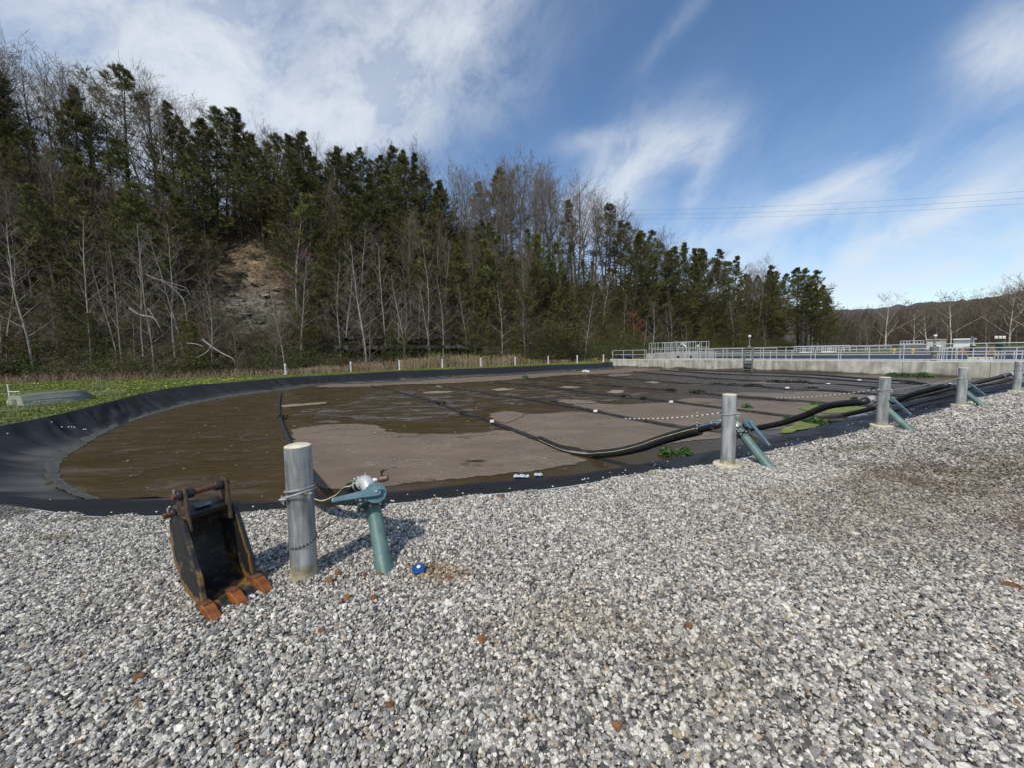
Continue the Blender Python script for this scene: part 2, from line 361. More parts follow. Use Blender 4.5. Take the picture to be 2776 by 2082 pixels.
# ------------------------------------------------------------------ water
def water_mat():
    mt = bpy.data.materials.new('brown lagoon water'); mt.use_nodes = True; t = mt.node_tree; p = t.nodes['Principled BSDF']
    tcn = t.nodes.new('ShaderNodeTexCoord')
    mpn = t.nodes.new('ShaderNodeMapping'); mpn.inputs['Rotation'].default_value = (0, 0, radians(25)); mpn.inputs['Scale'].default_value = (.5, 1.6, 1); t.links.new(tcn.outputs['Object'], mpn.inputs[0])
    n1 = t.nodes.new('ShaderNodeTexNoise'); n1.inputs['Scale'].default_value = 1.3; n1.inputs['Detail'].default_value = 13; n1.inputs['Roughness'].default_value = .74; n1.inputs['Distortion'].default_value = .6
    t.links.new(mpn.outputs[0], n1.inputs[0])
    cr = t.nodes.new('ShaderNodeValToRGB'); e = cr.color_ramp.elements; e[0].position = .36; e[0].color = (.052, .035, .0135, 1); e[1].position = .76; e[1].color = (.13, .108, .088, 1)
    x = e.new(.54); x.color = (.06, .042, .0185, 1); x = e.new(.62); x.color = (.078, .06, .042, 1)
    t.links.new(n1.outputs['Fac'], cr.inputs[0]); t.links.new(cr.outputs[0], p.inputs['Base Color'])
    rr = t.nodes.new('ShaderNodeMapRange'); rr.inputs[1].default_value = .45; rr.inputs[2].default_value = .65; rr.inputs[3].default_value = .22; rr.inputs[4].default_value = .55
    t.links.new(n1.outputs['Fac'], rr.inputs[0]); t.links.new(rr.outputs[0], p.inputs['Roughness'])
    p.inputs['Specular IOR Level'].default_value = .24
    n2 = t.nodes.new('ShaderNodeTexNoise'); n2.inputs['Scale'].default_value = 9; n2.inputs['Detail'].default_value = 6; t.links.new(mpn.outputs[0], n2.inputs[0])
    bb = t.nodes.new('ShaderNodeBump'); bb.inputs['Strength'].default_value = .2; bb.inputs['Distance'].default_value = .03
    t.links.new(n2.outputs['Fac'], bb.inputs['Height']); t.links.new(bb.outputs[0], p.inputs['Normal'])
    return mt
wpoly = [tuple(p) for p in (watc + (rimc - watc) * .08)]
k0 = wallpt(2900); e0 = np.dot(np.array(wpoly[0]) - wall_a, wdir); e1 = np.dot(np.array(wpoly[-1]) - wall_a, wdir)
wpoly = wpoly + [wp(e1, .15), wp(e0, .15)]
o = flat('water', wpoly, [], WZ, water_mat())
# triangle between the water curve ends and the wall
foam_m = None
def foam_mat(nm, c1, c2, c3, hole=.33, hs=1.1):
    mt = bpy.data.materials.new(nm); mt.use_nodes = True; t = mt.node_tree; p = t.nodes['Principled BSDF']; p.inputs['Roughness'].default_value = .75; p.inputs['Specular IOR Level'].default_value = .2
    tcn = t.nodes.new('ShaderNodeTexCoord')
    mpn = t.nodes.new('ShaderNodeMapping'); mpn.inputs['Rotation'].default_value = (0, 0, radians(10)); mpn.inputs['Scale'].default_value = (.6, 1.2, 1); t.links.new(tcn.outputs['Object'], mpn.inputs[0])
    n1 = t.nodes.new('ShaderNodeTexNoise'); n1.inputs['Scale'].default_value = .7; n1.inputs['Detail'].default_value = 11; n1.inputs['Roughness'].default_value = .7; t.links.new(mpn.outputs[0], n1.inputs[0])
    cr = t.nodes.new('ShaderNodeValToRGB'); e = cr.color_ramp.elements; e[0].position = .33; e[0].color = (*c1, 1); e[1].position = .7; e[1].color = (*c2, 1)
    t.links.new(n1.outputs['Fac'], cr.inputs[0])
    # thin pale cracks in the film
    n3 = t.nodes.new('ShaderNodeTexNoise'); n3.inputs['Scale'].default_value = 5.5; n3.inputs['Detail'].default_value = 5; n3.inputs['Distortion'].default_value = 1.2; t.links.new(mpn.outputs[0], n3.inputs[0])
    ab = mth(t, 'ABSOLUTE', mth(t, 'SUBTRACT', n3.outputs['Fac'], .5)); ln = mth(t, 'LESS_THAN', ab, .012)
    n4 = t.nodes.new('ShaderNodeTexNoise'); n4.inputs['Scale'].default_value = .9; t.links.new(tcn.outputs['Object'], n4.inputs[0])
    ln = mth(t, 'MULTIPLY', ln, mth(t, 'MULTIPLY', mth(t, 'SUBTRACT', n4.outputs['Fac'], .45), 4, clamp=True))
    mx = t.nodes.new('ShaderNodeMix'); mx.data_type = 'RGBA'; t.links.new(ln, mx.inputs[0]); t.links.new(cr.outputs[0], mx.inputs[6]); mx.inputs[7].default_value = (*c3, 1)
    t.links.new(mx.outputs[2], p.inputs['Base Color'])
    n5 = t.nodes.new('ShaderNodeTexNoise'); n5.inputs['Scale'].default_value = hs; n5.inputs['Detail'].default_value = 13; n5.inputs['Roughness'].default_value = .72; n5.inputs['Distortion'].default_value = .5; t.links.new(mpn.outputs[0], n5.inputs[0])
    t.links.new(mth(t, 'MULTIPLY', mth(t, 'SUBTRACT', n5.outputs['Fac'], hole), 14, clamp=True), p.inputs['Alpha'])
    bb = t.nodes.new('ShaderNodeBump'); bb.inputs['Strength'].default_value = .4; bb.inputs['Distance'].default_value = .03
    t.links.new(n3.outputs['Fac'], bb.inputs['Height']); t.links.new(bb.outputs[0], p.inputs['Normal'])
    return mt
taupe = foam_mat('taupe scum', (.125, .097, .071), (.2, .159, .12), (.3, .26, .22))
pale = foam_mat('pale scum', (.2, .165, .125), (.29, .245, .19), (.36, .31, .25))
greyf = foam_mat('grey scum', (.08, .073, .07), (.13, .118, .108), (.2, .18, .16), hole=.42)
film = foam_mat('thin grey film', (.085, .075, .068), (.15, .132, .118), (.22, .2, .18), hole=.505, hs=1.6)
tan_ = foam_mat('tan scum', (.13, .1, .075), (.2, .155, .12), (.3, .25, .2))
fi = [0]
def foam(px, m, jag=.05, name='scum_film', world=False):
    P = [g(x, y, WZ)[:2] for x, y in px]; out = []; fi[0] += 1
    for i in range(len(P)):
        a, b = P[i], P[(i + 1) % len(P)]; L = np.linalg.norm(b - a); n = int(min(max(L / (.02 + .006 * np.hypot(*a)), 1), 60))
        d = (b - a) / max(L, 1e-6); nn = np.array([-d[1], d[0]])
        for k in range(n):
            q = a + (b - a) * k / n; j = (mnoise.noise(Vector((q[0] * 2.5, q[1] * 2.5, 7))) + .6 * mnoise.noise(Vector((q[0] * 9, q[1] * 9, 2)))) * jag * (1 + np.hypot(*q) * .12)
            out.append(tuple(q + nn * j))
    o = flat(name, out, [], WZ + .004 + .0012 * fi[0], m, kind='stuff'); return o
foam([(1030, 1062), (1180, 1050), (1300, 1048), (1600, 1058), (1900, 1066), (2050, 1078), (1850, 1080), (1700, 1090), (1500, 1086), (1330, 1110), (1180, 1146), (1000, 1140), (880, 1148), (800, 1155), (790, 1120), (900, 1100)], film, .1)
foam([(1650, 1024), (1720, 1008), (2100, 1020), (2400, 1038), (2330, 1056), (2180, 1062), (1950, 1064), (1800, 1052), (1500, 1040), (1300, 1036)], film, .1)
foam([(260, 1240), (420, 1160), (640, 1100), (740, 1080), (750, 1160), (790, 1240), (700, 1320), (450, 1340), (300, 1330)], foam_mat('faint olive film', (.05, .036, .018), (.085, .066, .04), (.12, .1, .07), hole=.53, hs=2.2), .1)
foam([(787, 1167), (842, 1156), (902, 1152), (944, 1151), (1016, 1153), (1035, 1162), (1051, 1171), (1080, 1176), (1143, 1179), (1238, 1179), (1301, 1175), (1350, 1168), (1390, 1172), (1459, 1200), (1540, 1232), (1590, 1250),
      (1560, 1262), (1481, 1275), (1330, 1292), (1200, 1304), (1060, 1318), (940, 1328), (870, 1325), (840, 1300), (806, 1235)], taupe)
foam([(1336, 1143), (1329, 1124), (1372, 1116), (1427, 1124), (1481, 1123), (1553, 1117), (1640, 1123), (1760, 1148), (1900, 1168), (1962, 1174), (1962, 1190), (1880, 1195), (1780, 1212), (1680, 1218), (1600, 1228), (1459, 1192), (1390, 1164)], taupe)
foam([(1502, 1089), (1531, 1087), (1582, 1090), (1625, 1096), (1680, 1099), (1770, 1095), (1821, 1092), (1962, 1111), (2100, 1128), (2175, 1131), (2246, 1131), (2200, 1142), (2105, 1164), (2018, 1170), (1962, 1168), (1842, 1155), (1770, 1143), (1680, 1127), (1600, 1110)], taupe)
foam([(1832, 1088), (1850, 1083), (1879, 1081), (1951, 1084), (2100, 1090), (2165, 1092), (2316, 1104), (2352, 1105), (2340, 1115), (2246, 1129), (2175, 1128), (2100, 1124), (1962, 1107)], taupe)
foam([(1930, 1069), (1947, 1067), (2034, 1066), (2120, 1068), (2200, 1062), (2280, 1066), (2351, 1072), (2450, 1080), (2428, 1092), (2351, 1100), (2316, 1099), (2165, 1087), (2070, 1080), (1980, 1076)], taupe)
foam([(2200, 1055), (2180, 1044), (2250, 1034), (2372, 1036), (2500, 1040), (2590, 1044), (2530, 1056), (2480, 1072), (2351, 1068), (2228, 1058)], greyf)
foam([(2031, 1037), (2060, 1034), (2115, 1032), (2180, 1036), (2190, 1041), (2120, 1042)], tan_)
foam([(845, 1050), (900, 1043), (1083, 1035), (1237, 1024), (1406, 1016), (1533, 1007), (1702, 999), (1800, 1001), (1740, 1006), (1690, 1010), (1600, 1014), (1533, 1016), (1450, 1023), (1364, 1030), (1220, 1038), (1153, 1041), (1050, 1046), (1005, 1050), (900, 1052)], tan_)
foam([(765, 1105), (766, 1100), (830, 1096), (887, 1092), (884, 1096), (800, 1104), (768, 1107)], pale)
foam([(1146, 1065), (1190, 1062), (1233, 1064), (1200, 1068), (1150, 1068)], pale)
foam([(1176, 1049), (1192, 1046), (1212, 1049), (1196, 1052)], pale)
foam([(1337, 1058), (1360, 1054), (1398, 1057), (1385, 1060), (1345, 1062)], pale)
foam([(1508, 1052), (1540, 1049), (1578, 1052), (1550, 1055)], pale)
foam([(1645, 1066), (1660, 1060), (1690, 1060), (1693, 1066), (1670, 1070)], pale)
foam([(1748, 1036), (1770, 1033), (1792, 1036), (1775, 1039)], pale)
foam([(1640, 1016), (1680, 1012), (1720, 1014), (1700, 1019), (1655, 1020)], tan_)
foam([(1500, 1092), (1531, 1086), (1590, 1088), (1625, 1096), (1560, 1098)], tan_)
foam([(1334, 1142), (1329, 1126), (1372, 1117), (1427, 1124), (1400, 1142), (1370, 1150)], tan_)
foam([(2165, 1110), (2196, 1101), (2250, 1104), (2316, 1104), (2351, 1108), (2330, 1116), (2290, 1122), (2246, 1125), (2190, 1117)], mat('green algae', (.09, .12, .02), (.2, .23, .06), rough=.8, scale=3.5, c3=(.07, .08, .03), bump=.5, bscale=14), name='algae_mat')
foam([(2118, 1168), (2158, 1150), (2200, 1144), (2246, 1143), (2240, 1152), (2175, 1170), (2123, 1180)], MATS['green algae'], name='algae_mat')
#PART2

# dried scum ring along the waterline
V = []; Fq = []; cc = []; m_ = 0
for i in range(0, NR):
    p = watc[i]; r = rimc[i] - p; L = np.linalg.norm(r); r = r / max(L, 1e-6)
    if not (p[0] < -5.4 or p[1] > 16) or p[1] > 33 and p[0] > 5: m_ = 0; continue
    a_ = arc[i]; n1 = mnoise.noise(Vector((a_ * 1.7, 0, 0))); n2 = mnoise.noise(Vector((a_ * 6, 2, 0))); n3 = mnoise.noise(Vector((a_ * 3.1, 7, 0)))
    wo, wi = .15 + .12 * n1 + .05 * n2, .03 + .05 * n3 + .02 * n2
    for k, q in enumerate((wo, wo * .5, 0, -wi)):
        V.append((p[0] + r[0] * q, p[1] + r[1] * q, WZ + .012 + (max(q, 0) * .2 + .03 if q > 0 else .0))); t_ = .5 + .5 * mnoise.noise(Vector((a_ * 5, k * 1.3, 1))); cc.append(np.array([.03, .03, .03]) * (1 - t_) + np.array([.105, .102, .092]) * t_)
    if m_:
        b_ = len(V) - 8
        for k in range(3): Fq.append((b_ + k, b_ + 4 + k, b_ + 5 + k, b_ + 1 + k))
    m_ = 1
tag(npmesh('scum_ring', V, Fq, mat('dried scum', (.75, .75, .75), (1.3, 1.3, 1.25), rough=.9, scale=9, detail=9, attr='Col', bump=.5), cols=np.array(cc)), kind='stuff')

# ------------------------------------------------------------------ posts
post_px = [(826, 1562), (1972, 1266), (2390, 1159), (2604, 1103), (2755, 1064)]
PB = [g(*p) for p in post_px]
plab = ['weathered galvanised pipe post nearest the viewer, cream filled top, wire rope round its neck',
        'galvanised pipe post on a round cream concrete pad, second nearest, rope strung to its left',
        'galvanised pipe post on a round pad, third of five, right of the algae patch',
        'dull galvanised pipe post on a round pad, fourth along the gravel edge',
        'galvanised pipe post at the right border of the picture, farthest of the near row']
def arcring(mb, c, R, r, z0, tilt, phase=0, n=40):
    mb.tube([(c[0] + R * cos(2 * pi * k / n), c[1] + R * sin(2 * pi * k / n), z0 + tilt * sin(2 * pi * k / n + phase)) for k in range(n + 1)], r, 8, caps=False)
for i, b in enumerate(PB):
    t = thing('pipe_post', (b[0], b[1], 0), plab[i], 'post', 'near row of pipe posts')
    lean = Vector((.012, .006, .93)) if i == 0 else Vector((random.uniform(-.01, .012), 0, .93))
    top = Vector(b) + lean; r = .085
    mb = MB(); V = []; n = 48
    tube_h = [Vector(b) + lean * k for k in (-.1, .15, .5, .8, 1.0)]
    mb.tube(tube_h, r, 48, caps=False); mb.build('post_tube', galv, t, smooth=True)
    MB().tube([top - lean * .06, top + Vector((0, 0, .004)), top + Vector((0, 0, .012))], [r - .004, r - .002, r - .02], 40).build('concrete_fill', creamcap, t, smooth=True)
    # cream paint left round the foot, ragged top edge
    mb = MB(); V = []; Fc = []; hh = .1 if i == 0 else .085
    for k in range(145):
        a = 2 * pi * k / 144; z1 = hh * (1 + .35 * mnoise.noise(Vector((cos(a) * 1.6, sin(a) * 1.6, i * 3.1))) + .3 * mnoise.noise(Vector((cos(a) * 9, sin(a) * 9, i))) + .25 * mnoise.noise(Vector((cos(a) * 26, sin(a) * 26, i))))
        z0 = -.05 if i == 0 else .03
        for z in (z0, z1): V.append((b[0] + (r + .0025) * cos(a) + lean.x * z, b[1] + (r + .0025) * sin(a), z))
        if k: o_ = (k - 1) * 2; Fc.append((o_, o_ + 2, o_ + 3, o_ + 1))
    mb.add(V, Fc); mb.build('paint_stain', cream2, t, smooth=True)
    if i:
        mb = MB(); R = .17; pts = []
        V = []; n = 40
        for z, rr_ in ((-.05, R), (.036, R), (.045, R - .008), (.048, 0.0)):
            for k in range(n):
                a = 2 * pi * k / n; q = 1 + .015 * mnoise.noise(Vector((cos(a) * 2, sin(a) * 2, i)))
                V.append((b[0] + rr_ * q * cos(a), b[1] + rr_ * q * sin(a), z))
        Fc = [(j * n + k, j * n + (k + 1) % n, (j + 1) * n + (k + 1) % n, (j + 1) * n + k) for j in range(3) for k in range(n)]
        mb.add(V, Fc); mb.build('concrete_pad', padmat, t, smooth=True)
    # wire rope sling with clamps
    w = thing('wire_sling', (b[0], b[1], .62), ['double loop of silver wire rope clamped round the nearest post', 'thin wire loop with a clamp round the second nearest post', 'wire loop high on the middle post of the near row',
               'wire loop with a shiny clamp on the fourth post', 'dark wire loop on the post at the right border'][i], 'wire rope', 'wire slings round the posts')
    mb = MB(); cz = .635 if i == 0 else .69
    arcring(mb, b + np.array([.01, 0, 0]), .094, .0055, cz, .02, 2.2)
    if i == 0: arcring(mb, b + np.array([.008, -.005, 0]), .101, .0055, cz - .028, .03, 2.0)
    mb.build('loop', steel, w, smooth=True)
    for (aa, dz) in (((-2.2, -.045), (-.45, -.02)) if i == 0 else ((-1.1, -.02), (-.2, .0))):
        mb = MB(); cx_, cy_ = b[0] + .103 * cos(aa), b[1] + .103 * sin(aa)
        mb.box((cx_, cy_, cz + dz), (.028, .02, .022)); mb.cyl((cx_ - .008, cy_, cz + dz - .03), (cx_ - .008, cy_, cz + dz + .025), .004, sides=8); mb.cyl((cx_ + .008, cy_ - .01, cz + dz - .035), (cx_ + .008, cy_ - .01, cz + dz + .02), .004, sides=8)
        mb.cyl((cx_ - .02, cy_ - .01, cz + dz), (cx_ + .03, cy_ - .012, cz + dz + .004), .006, sides=8); mb.build('rope_clamp', steel, w)

# ------------------------------------------------------------------ braided ropes
ropem = mat('braided rope', (.9, .9, .9), (1, 1, 1), rough=.8, attr='Col')
def catm(p, q, sag, n=60):
    p, q = Vector(p), Vector(q); return [p.lerp(q, k / n) - Vector((0, 0, sag * 4 * (k / n) * (1 - k / n))) for k in range(n + 1)]
def rope(name, pts, r, label, dark=False, per=None, closed=False):
    mb = MB(); P = [Vector(p) for p in pts]; L = [0]
    for a, b_ in zip(P, P[1:]): L.append(L[-1] + (b_ - a).length)
    step = per or r * 2.6; n = max(4, int(L[-1] / step * 2)); Q = []; cols = []; rr = []
    for k in range(n + 1):
        s_ = L[-1] * k / n; j = max(0, min(len(L) - 2, int(np.searchsorted(L, s_) - 1))); f_ = (s_ - L[j]) / max(1e-6, L[j + 1] - L[j])
        Q.append(P[j].lerp(P[j + 1], f_)); w_ = k % 4
        c = ((.62, .61, .57) if w_ in (0, 1) else (.03, .03, .03)) if not dark else ((.3, .3, .3) if (w_ == 0 and name != 'thin_line') else (.02, .02, .02))
        cols.append((*c, 1)); rr.append(r * (1.12 if k % 2 else .85))
    mb.tube(Q, rr, 6, cols=cols); o = mb.build(name, ropem, cols=True, smooth=True); return tag(o, label, 'rope', 'braided ropes at the posts')
b = PB[0]
rope('braided_rope', [(b[0] + .089 * cos(a), b[1] + .089 * sin(a), .262 + .016 * sin(a + .6)) for a in np.linspace(0, 2 * pi, 40)], .006, 'black and white braided rope tied low round the nearest post', dark=True, per=.011)
ropem2 = None
p2 = PB[1]
rope('braided_rope', catm(vplane(1694, 1136, (p2[0], p2[1] + 1.0, 0), (-.45, 1, 0)), (p2[0] - .088, p2[1] + .02, .70), .03), .007, 'black and white braided rope strung from the second post to a floating hose', per=.03)
rope('braided_rope', catm((p2[0] - .1, p2[1] + .25, .45), (p2[0] + .2, p2[1] - .09, .42), .01, 20) , .005, 'thin dark rope crossing the front of the second post', dark=True, per=.02)
rope('braided_rope', [Vector((p2[0] - .33, p2[1] + .15, .69 - k * .02)) for k in range(12)], .006, 'short rope end hanging down left of the second post', per=.02)
for i, (px, py, lb) in {2: (2105, 1081, 'pale braided rope reaching left from the middle post over the lagoon'), 3: (2421, 1046, 'pale rope running between the middle post and the fourth post'), 4: (2628, 1008, 'thin rope running between the fourth post and the right border post')}.items():
    q = PB[i]; z = .70
    e_ = vplane(px, py, (q[0], q[1] + 1.2, 0), (-.35, 1, 0)) if i == 2 else np.array([PB[i - 1][0] + .09, PB[i - 1][1] + .02, .68])
    rope('braided_rope', catm(e_, (q[0] - .088, q[1], z), .03), .006, lb, per=.035)
for i in (2, 3):
    q = PB[i]; rope('braided_rope', catm((q[0] - .09, q[1] + .02, .68), (q[0] - .1, q[1] + .03, .06), .0, 30), .006, ['', '', 'black rope hanging straight down the left side of the middle post', 'black rope hanging down the left side of the fourth post'][i], dark=True, per=.03)
rope('thin_line', catm((b[0] + .09, b[1] + .03, .3), (-1.28, 3.02, .36), .02, 20), .0035, 'thin dark cord from the nearest post up to the hose coupling', dark=True)
rope('thin_line', [g(456, 1394, .012), g(560, 1380, -.04), g(655, 1366, -.12), g(780, 1362, -.12)], .005, 'thin black cable lying across the liner behind the excavator bucket', dark=True)

# ------------------------------------------------------------------ valves and hoses
VB = [g(1044, 1549), g(2084, 1267), g(2466, 1167), g(2668, 1104), g(2812, 1060)]
vl = ['leaning green pipe and blue lever valve beside the nearest post, lever turned crosswise', 'leaning green pipe and valve behind the second post, blue lever pointing down',
      'leaning green pipe and valve behind the middle post of the near row', 'leaning green pipe and valve behind the fourth post', 'leaning green pipe and valve at the right border post']
rows = [np.array([4.23, 2.22])] + [PB[i + 1][:2] - PB[i - 1][:2] for i in (1, 2, 3)] + [PB[4][:2] - PB[3][:2]]
HS = []
for i, b in enumerate(VB):
    r_ = Vector((*rows[i], 0)).normalized(); n_ = Vector((-r_.y, r_.x, 0))
    if i == 0:
        c_, s_ = cos(radians(4)), sin(radians(4)); n_ = Vector((n_.x * c_ - n_.y * s_, n_.x * s_ + n_.y * c_, 0)); r_ = Vector((n_.y, -n_.x, 0))
    B = Vector((b[0], b[1], 0)); up = Vector((0, 0, 1))
    a = (n_ * (.68 if i else .60) + up * (.70 if i else .75)).normalized(); s = (up * a.dot(n_) - n_ * a.z).normalized()     # stem direction: upper side
    if s.z < 0: s = -s
    t = thing('lever_valve', (b[0], b[1], 0), vl[i], 'valve', 'lever valves along the gravel edge')
    def P(u, v=0, w=0): return B + a * u + s * v + r_ * w
    L = .50 if i else .47
    MB().tube([P(-.12), P(L - .02), P(L)], [.056, .056, .058], 36).build('standpipe', green, t, smooth=True)
    mb = MB(); V = [P(-.04, -.06), ]; mb.tube([P(-.12), P(.09), P(.11)], [.064, .062, .057], 24); mb.build('pipe_sleeve', green, t, smooth=True)
    for k, (u0, m_) in enumerate(((L, dkgreen), (L + .075, green))):
        mb = MB(); mb.tube([P(u0), P(u0 + .004), P(u0 + .024), P(u0 + .028)], [.112, .118, .118, .11], 40); f = mb.build('flange', m_, t, smooth=True)
        for q in range(8):
            bm_ = MB(); th = 2 * pi * (q + .5) / 8; c = P(u0) + s * .095 * cos(th) + r_ * .095 * sin(th)
            bm_.tube([c - a * .016, c + a * .04], .0105, 6); bm_.build('bolt', steel, f)
    MB().tube([P(L + .028), P(L + .05), P(L + .075)], [.088, .092, .088], 32).build('valve_body', dkgreen, t, smooth=True)
    # stem, notch plate, lever
    u0 = L + .052
    MB().tube([P(u0, .07), P(u0, .2)], .028, 20).build('stem', green, t, smooth=True)
    lev = -r_ if i == 0 else -a
    lx = lev; ly = lev.cross(s).normalized()
    o3 = P(u0, .168)
    poly = []
    for k in range(41):
        th = -2.5 + 3.6 * k / 40; rr_ = .082 * (1 if (k % 2 or k > 26) else .94); poly.append((rr_ * cos(th + pi - .3), rr_ * sin(th + pi - .3)))
    poly += [(.03, .03)]
    mb = MB(); mb.tube([o3, o3 + s * .008], [.078, .078], 40); mb.build('notch_plate', blue, t, smooth=True)
    mb = MB(); n = 44; poly = [((.088 if q % 2 else .08) * cos(-.4 + 1.9 * q / n), (.088 if q % 2 else .08) * sin(-.4 + 1.9 * q / n)) for q in range(n + 1)] + [(0, 0)]
    mb.prism(poly, o3 - s * .018, ly if i else ly, -lx if i else -lx, s, .007); mb.build('tooth_sector', blue, t)
    o4 = P(u0, .19)
    L2 = .30 if i == 0 else .36
    poly = [(-.035, -.02), (-.02, -.034), (.02, -.036), (.10, -.026), (L2 * .8, -.019), (L2 - .01, -.017), (L2, -.01), (L2, .008), (L2 - .01, .015), (L2 * .8, .018), (.10, .026), (.02, .036), (-.02, .034), (-.035, .02)]
    lv = MB().prism(poly, o4, lx, ly, s, .016).build('lever', blue, t, bevel=.003)
    MB().box(tuple(o4 + lx * (L2 * .88) + s * .006), (L2 * .22, .034, .024), Matrix((lx, ly, s)).transposed()).build('grip', blue, lv, bevel=.005)
    MB().prism([(.10, -.012), (L2 * .86, -.012), (L2 * .86, .004), (.1, .006)], o4 - s * .028 + ly * .004, lx, ly, s, .005).build('squeeze_trigger', blue, lv)
    MB().cyl(o4 - s * .005, o4 + s * .026, .012, sides=12).build('stem_nut', steel, lv)
    MB().box(tuple(o4 - lx * .012 + ly * .016 + s * .02), (.06, .026, .012), Matrix((lx, ly, s)).transposed()).build('latch', blue, lv, bevel=.003)
    # elbow of cast aluminium
    e = (-r_ * .88 + n_ * .47 - up * (.25 if i else .42)).normalized()
    if i == 0: e = Vector((-.80, .42, -.42)).normalized()
    p0 = P(L + .10); p1 = P(L + .15); p2_ = p1 + a * .07 + e * .035; p3 = p2_ + e * (.17 if i else .05); p4 = p3 + e * .07
    el_ = [p0, p1, p1.lerp(p2_, .5) + (p1 - p2_) * .02, p2_, p2_.lerp(p3, .5), p3]
    MB().tube([Vector(q) for q in crom([p0, p1, p2_, p3], 5)], .057, 28).build('elbow', silver, t, smooth=True)
    if i == 0:
        q0 = p2_ + Vector((.03, 0, .01)); q1 = q0 + Vector((.15, .0, .02)); 
        mb = MB(); mb.tube([q0, q0 + (q1 - q0) * .45], .013, 12); mb.tube([q0 + (q1 - q0) * .22, q0 + (q1 - q0) * .36], .018, 6); nz_ = mb.build('nipple', silver, t, smooth=True)
        mb = MB(); mb.tube([q0 + (q1 - q0) * .45, q0 + (q1 - q0) * .6, q0 + (q1 - q0) * .8, q1], [.019, .026, .026, .021], 14); sv = mb.build('small_ball_valve', brassy, t, smooth=True)
        c = q0 + (q1 - q0) * .68
        mb = MB(); mb.tube([c, c + Vector((0, 0, .06))], .007, 8); mb.tube([c + Vector((-.005, 0, .055)), c + Vector((.03, -.01, .078)), c + Vector((.055, -.01, .08))], [.011, .008, .006], 8); mb.build('small_lever', blk, sv)
        MB().tube([p2_ + up * .05, p2_ + up * .078], .006, 8).build('plug', steel, t)
    HS.append((p3, p4, e))

def tubeobj(name, pts, r, m, label, cat, group, sides=18, stripe=None, sm=None, ribs=False, taper=None, swid=.11):
    mb = MB(); P = [Vector(p) for p in pts]
    rr = [r] * len(P)
    if ribs: rr = [r * (1.0 if k % 2 else .93) for k in range(len(P))]
    mb.tube(P, rr, sides); o = mb.build(name, m, smooth=not ribs)
    if cat: tag(o, label, cat, group)
    if stripe is not None:
        V = []; Fc = []
        for k, p in enumerate(P):
            T = (P[min(k + 1, len(P) - 1)] - P[max(k - 1, 0)]).normalized(); side = Vector((0, -1, 0)) if abs(T.y) < .8 else Vector((1, 0, 0))
            b_ = T.cross(Vector((0, 0, 1))).normalized()
            if b_.y > 0: b_ = -b_
            n2 = b_.cross(T).normalized(); n2 = n2 if n2.z > 0 else -n2
            for dth in (-swid, swid):
                th = stripe + dth; V.append(p + (b_ * cos(th) + n2 * sin(th)) * (r + .0022))
            if k: q = 2 * (k - 1); Fc.append((q, q + 2, q + 3, q + 1))
        MB().add(V, Fc).build('stripe', sm or yellow, o, smooth=True)
    return o
def W_(px, py, dz=.03): return g(px, py, WZ + dz)
def clampset(p, e, r, parent, n=2):
    for k in range(n):
        mb = MB(); c = Vector(p) + e * (.03 + .045 * k); mb.tube([c, c + e * .014], r + .004, 24, caps=True); mb.tube([c + Vector((0, 0, r)), c + Vector((0, 0, r + .02)) + e * .02], .008, 6); mb.build('hose_clamp', steel, parent, smooth=True)
# first hose: dips behind the nearest post, then out over the water
p3, p4, e = HS[0]
def vp(px, py, Y): return atdepth(px, py, Y)
h1 = [p3 - e * .06, p3 + e * .05, p3 + e * .14, vp(938, 1338, 3.30), vp(915, 1352, 3.38), vp(885, 1362, 3.5), vp(855, 1348, 3.8), vp(836, 1318, 4.4), vp(816, 1275, 5.3), W_(795, 1222, .02), W_(787, 1206), W_(773, 1172), W_(764, 1148)]
o = tubeobj('valve_hose', crom(h1[:9], 8), .055, rubber, 'black hose with a yellow stripe dipping from the nearest valve onto the liner', 'hose', 'hoses', stripe=.5, swid=.08)
clampset(p3 + e * .0, e, .055, o, 2)
h1b = [vp(836, 1318, 4.4), vp(816, 1275, 5.3), W_(795, 1222, .02), W_(787, 1206), W_(773, 1172), W_(764, 1148), W_(759, 1134)]
tubeobj('floating_pipe', crom(h1b[1:], 8), .06, pipeblk, 'weathered black pipe floating at the left edge of the scum, rising behind the nearest post', 'pipe', 'floating black pipes')
tubeobj('floating_pipe', crom([W_(759, 1133), W_(757, 1118), W_(757, 1104), W_(759, 1085), W_(761, 1068)], 6), .05, pipeblk, 'far broken-off end of the leftmost floating pipe', 'pipe', 'floating black pipes')
def hang(hs, endpx, mids, name, label, r=.055, stripe=None, thick=None, sm=None):
    p3, p4, e = HS[hs]; E_ = W_(*endpx, .02); A = np.array(p4)
    nrm = np.array([-(E_ - A)[1], (E_ - A)[0], 0]); pts = [p3 - e * .05, p4]
    for px, py in mids:
        q_ = vplane(px, py, A, nrm)
        if np.linalg.norm(q_ - A) > .55: pts.append(q_)
    pts.append(E_); return pts, nrm
pts, nrm = hang(1, (1589, 1233), [(1879, 1159), (1806, 1190), (1734, 1214), (1662, 1229)], '', '')
cr_ = crom(pts, 10)
o = tubeobj('valve_hose', cr_, .052, rubber, 'black hose with a blue stripe sagging from the second post valve to the water', 'hose', 'hoses', stripe=.9, sm=bluestripe)
clampset(HS[1][0], HS[1][2], .052, o, 2)
sl_ = [p for p in cr_[14:]] ; fine = crom([cr_[k] for k in range(13, len(cr_), 5)] + [W_(1545, 1226, .03), W_(1510, 1214, .03), W_(1462, 1192, .03)], 26)
o = tubeobj('corrugated_sleeve', fine, .082, rubber, 'thick ribbed black sleeve with a yellow line sagging in front of the second post', 'hose', 'hoses', stripe=.35, ribs=True, swid=.055)
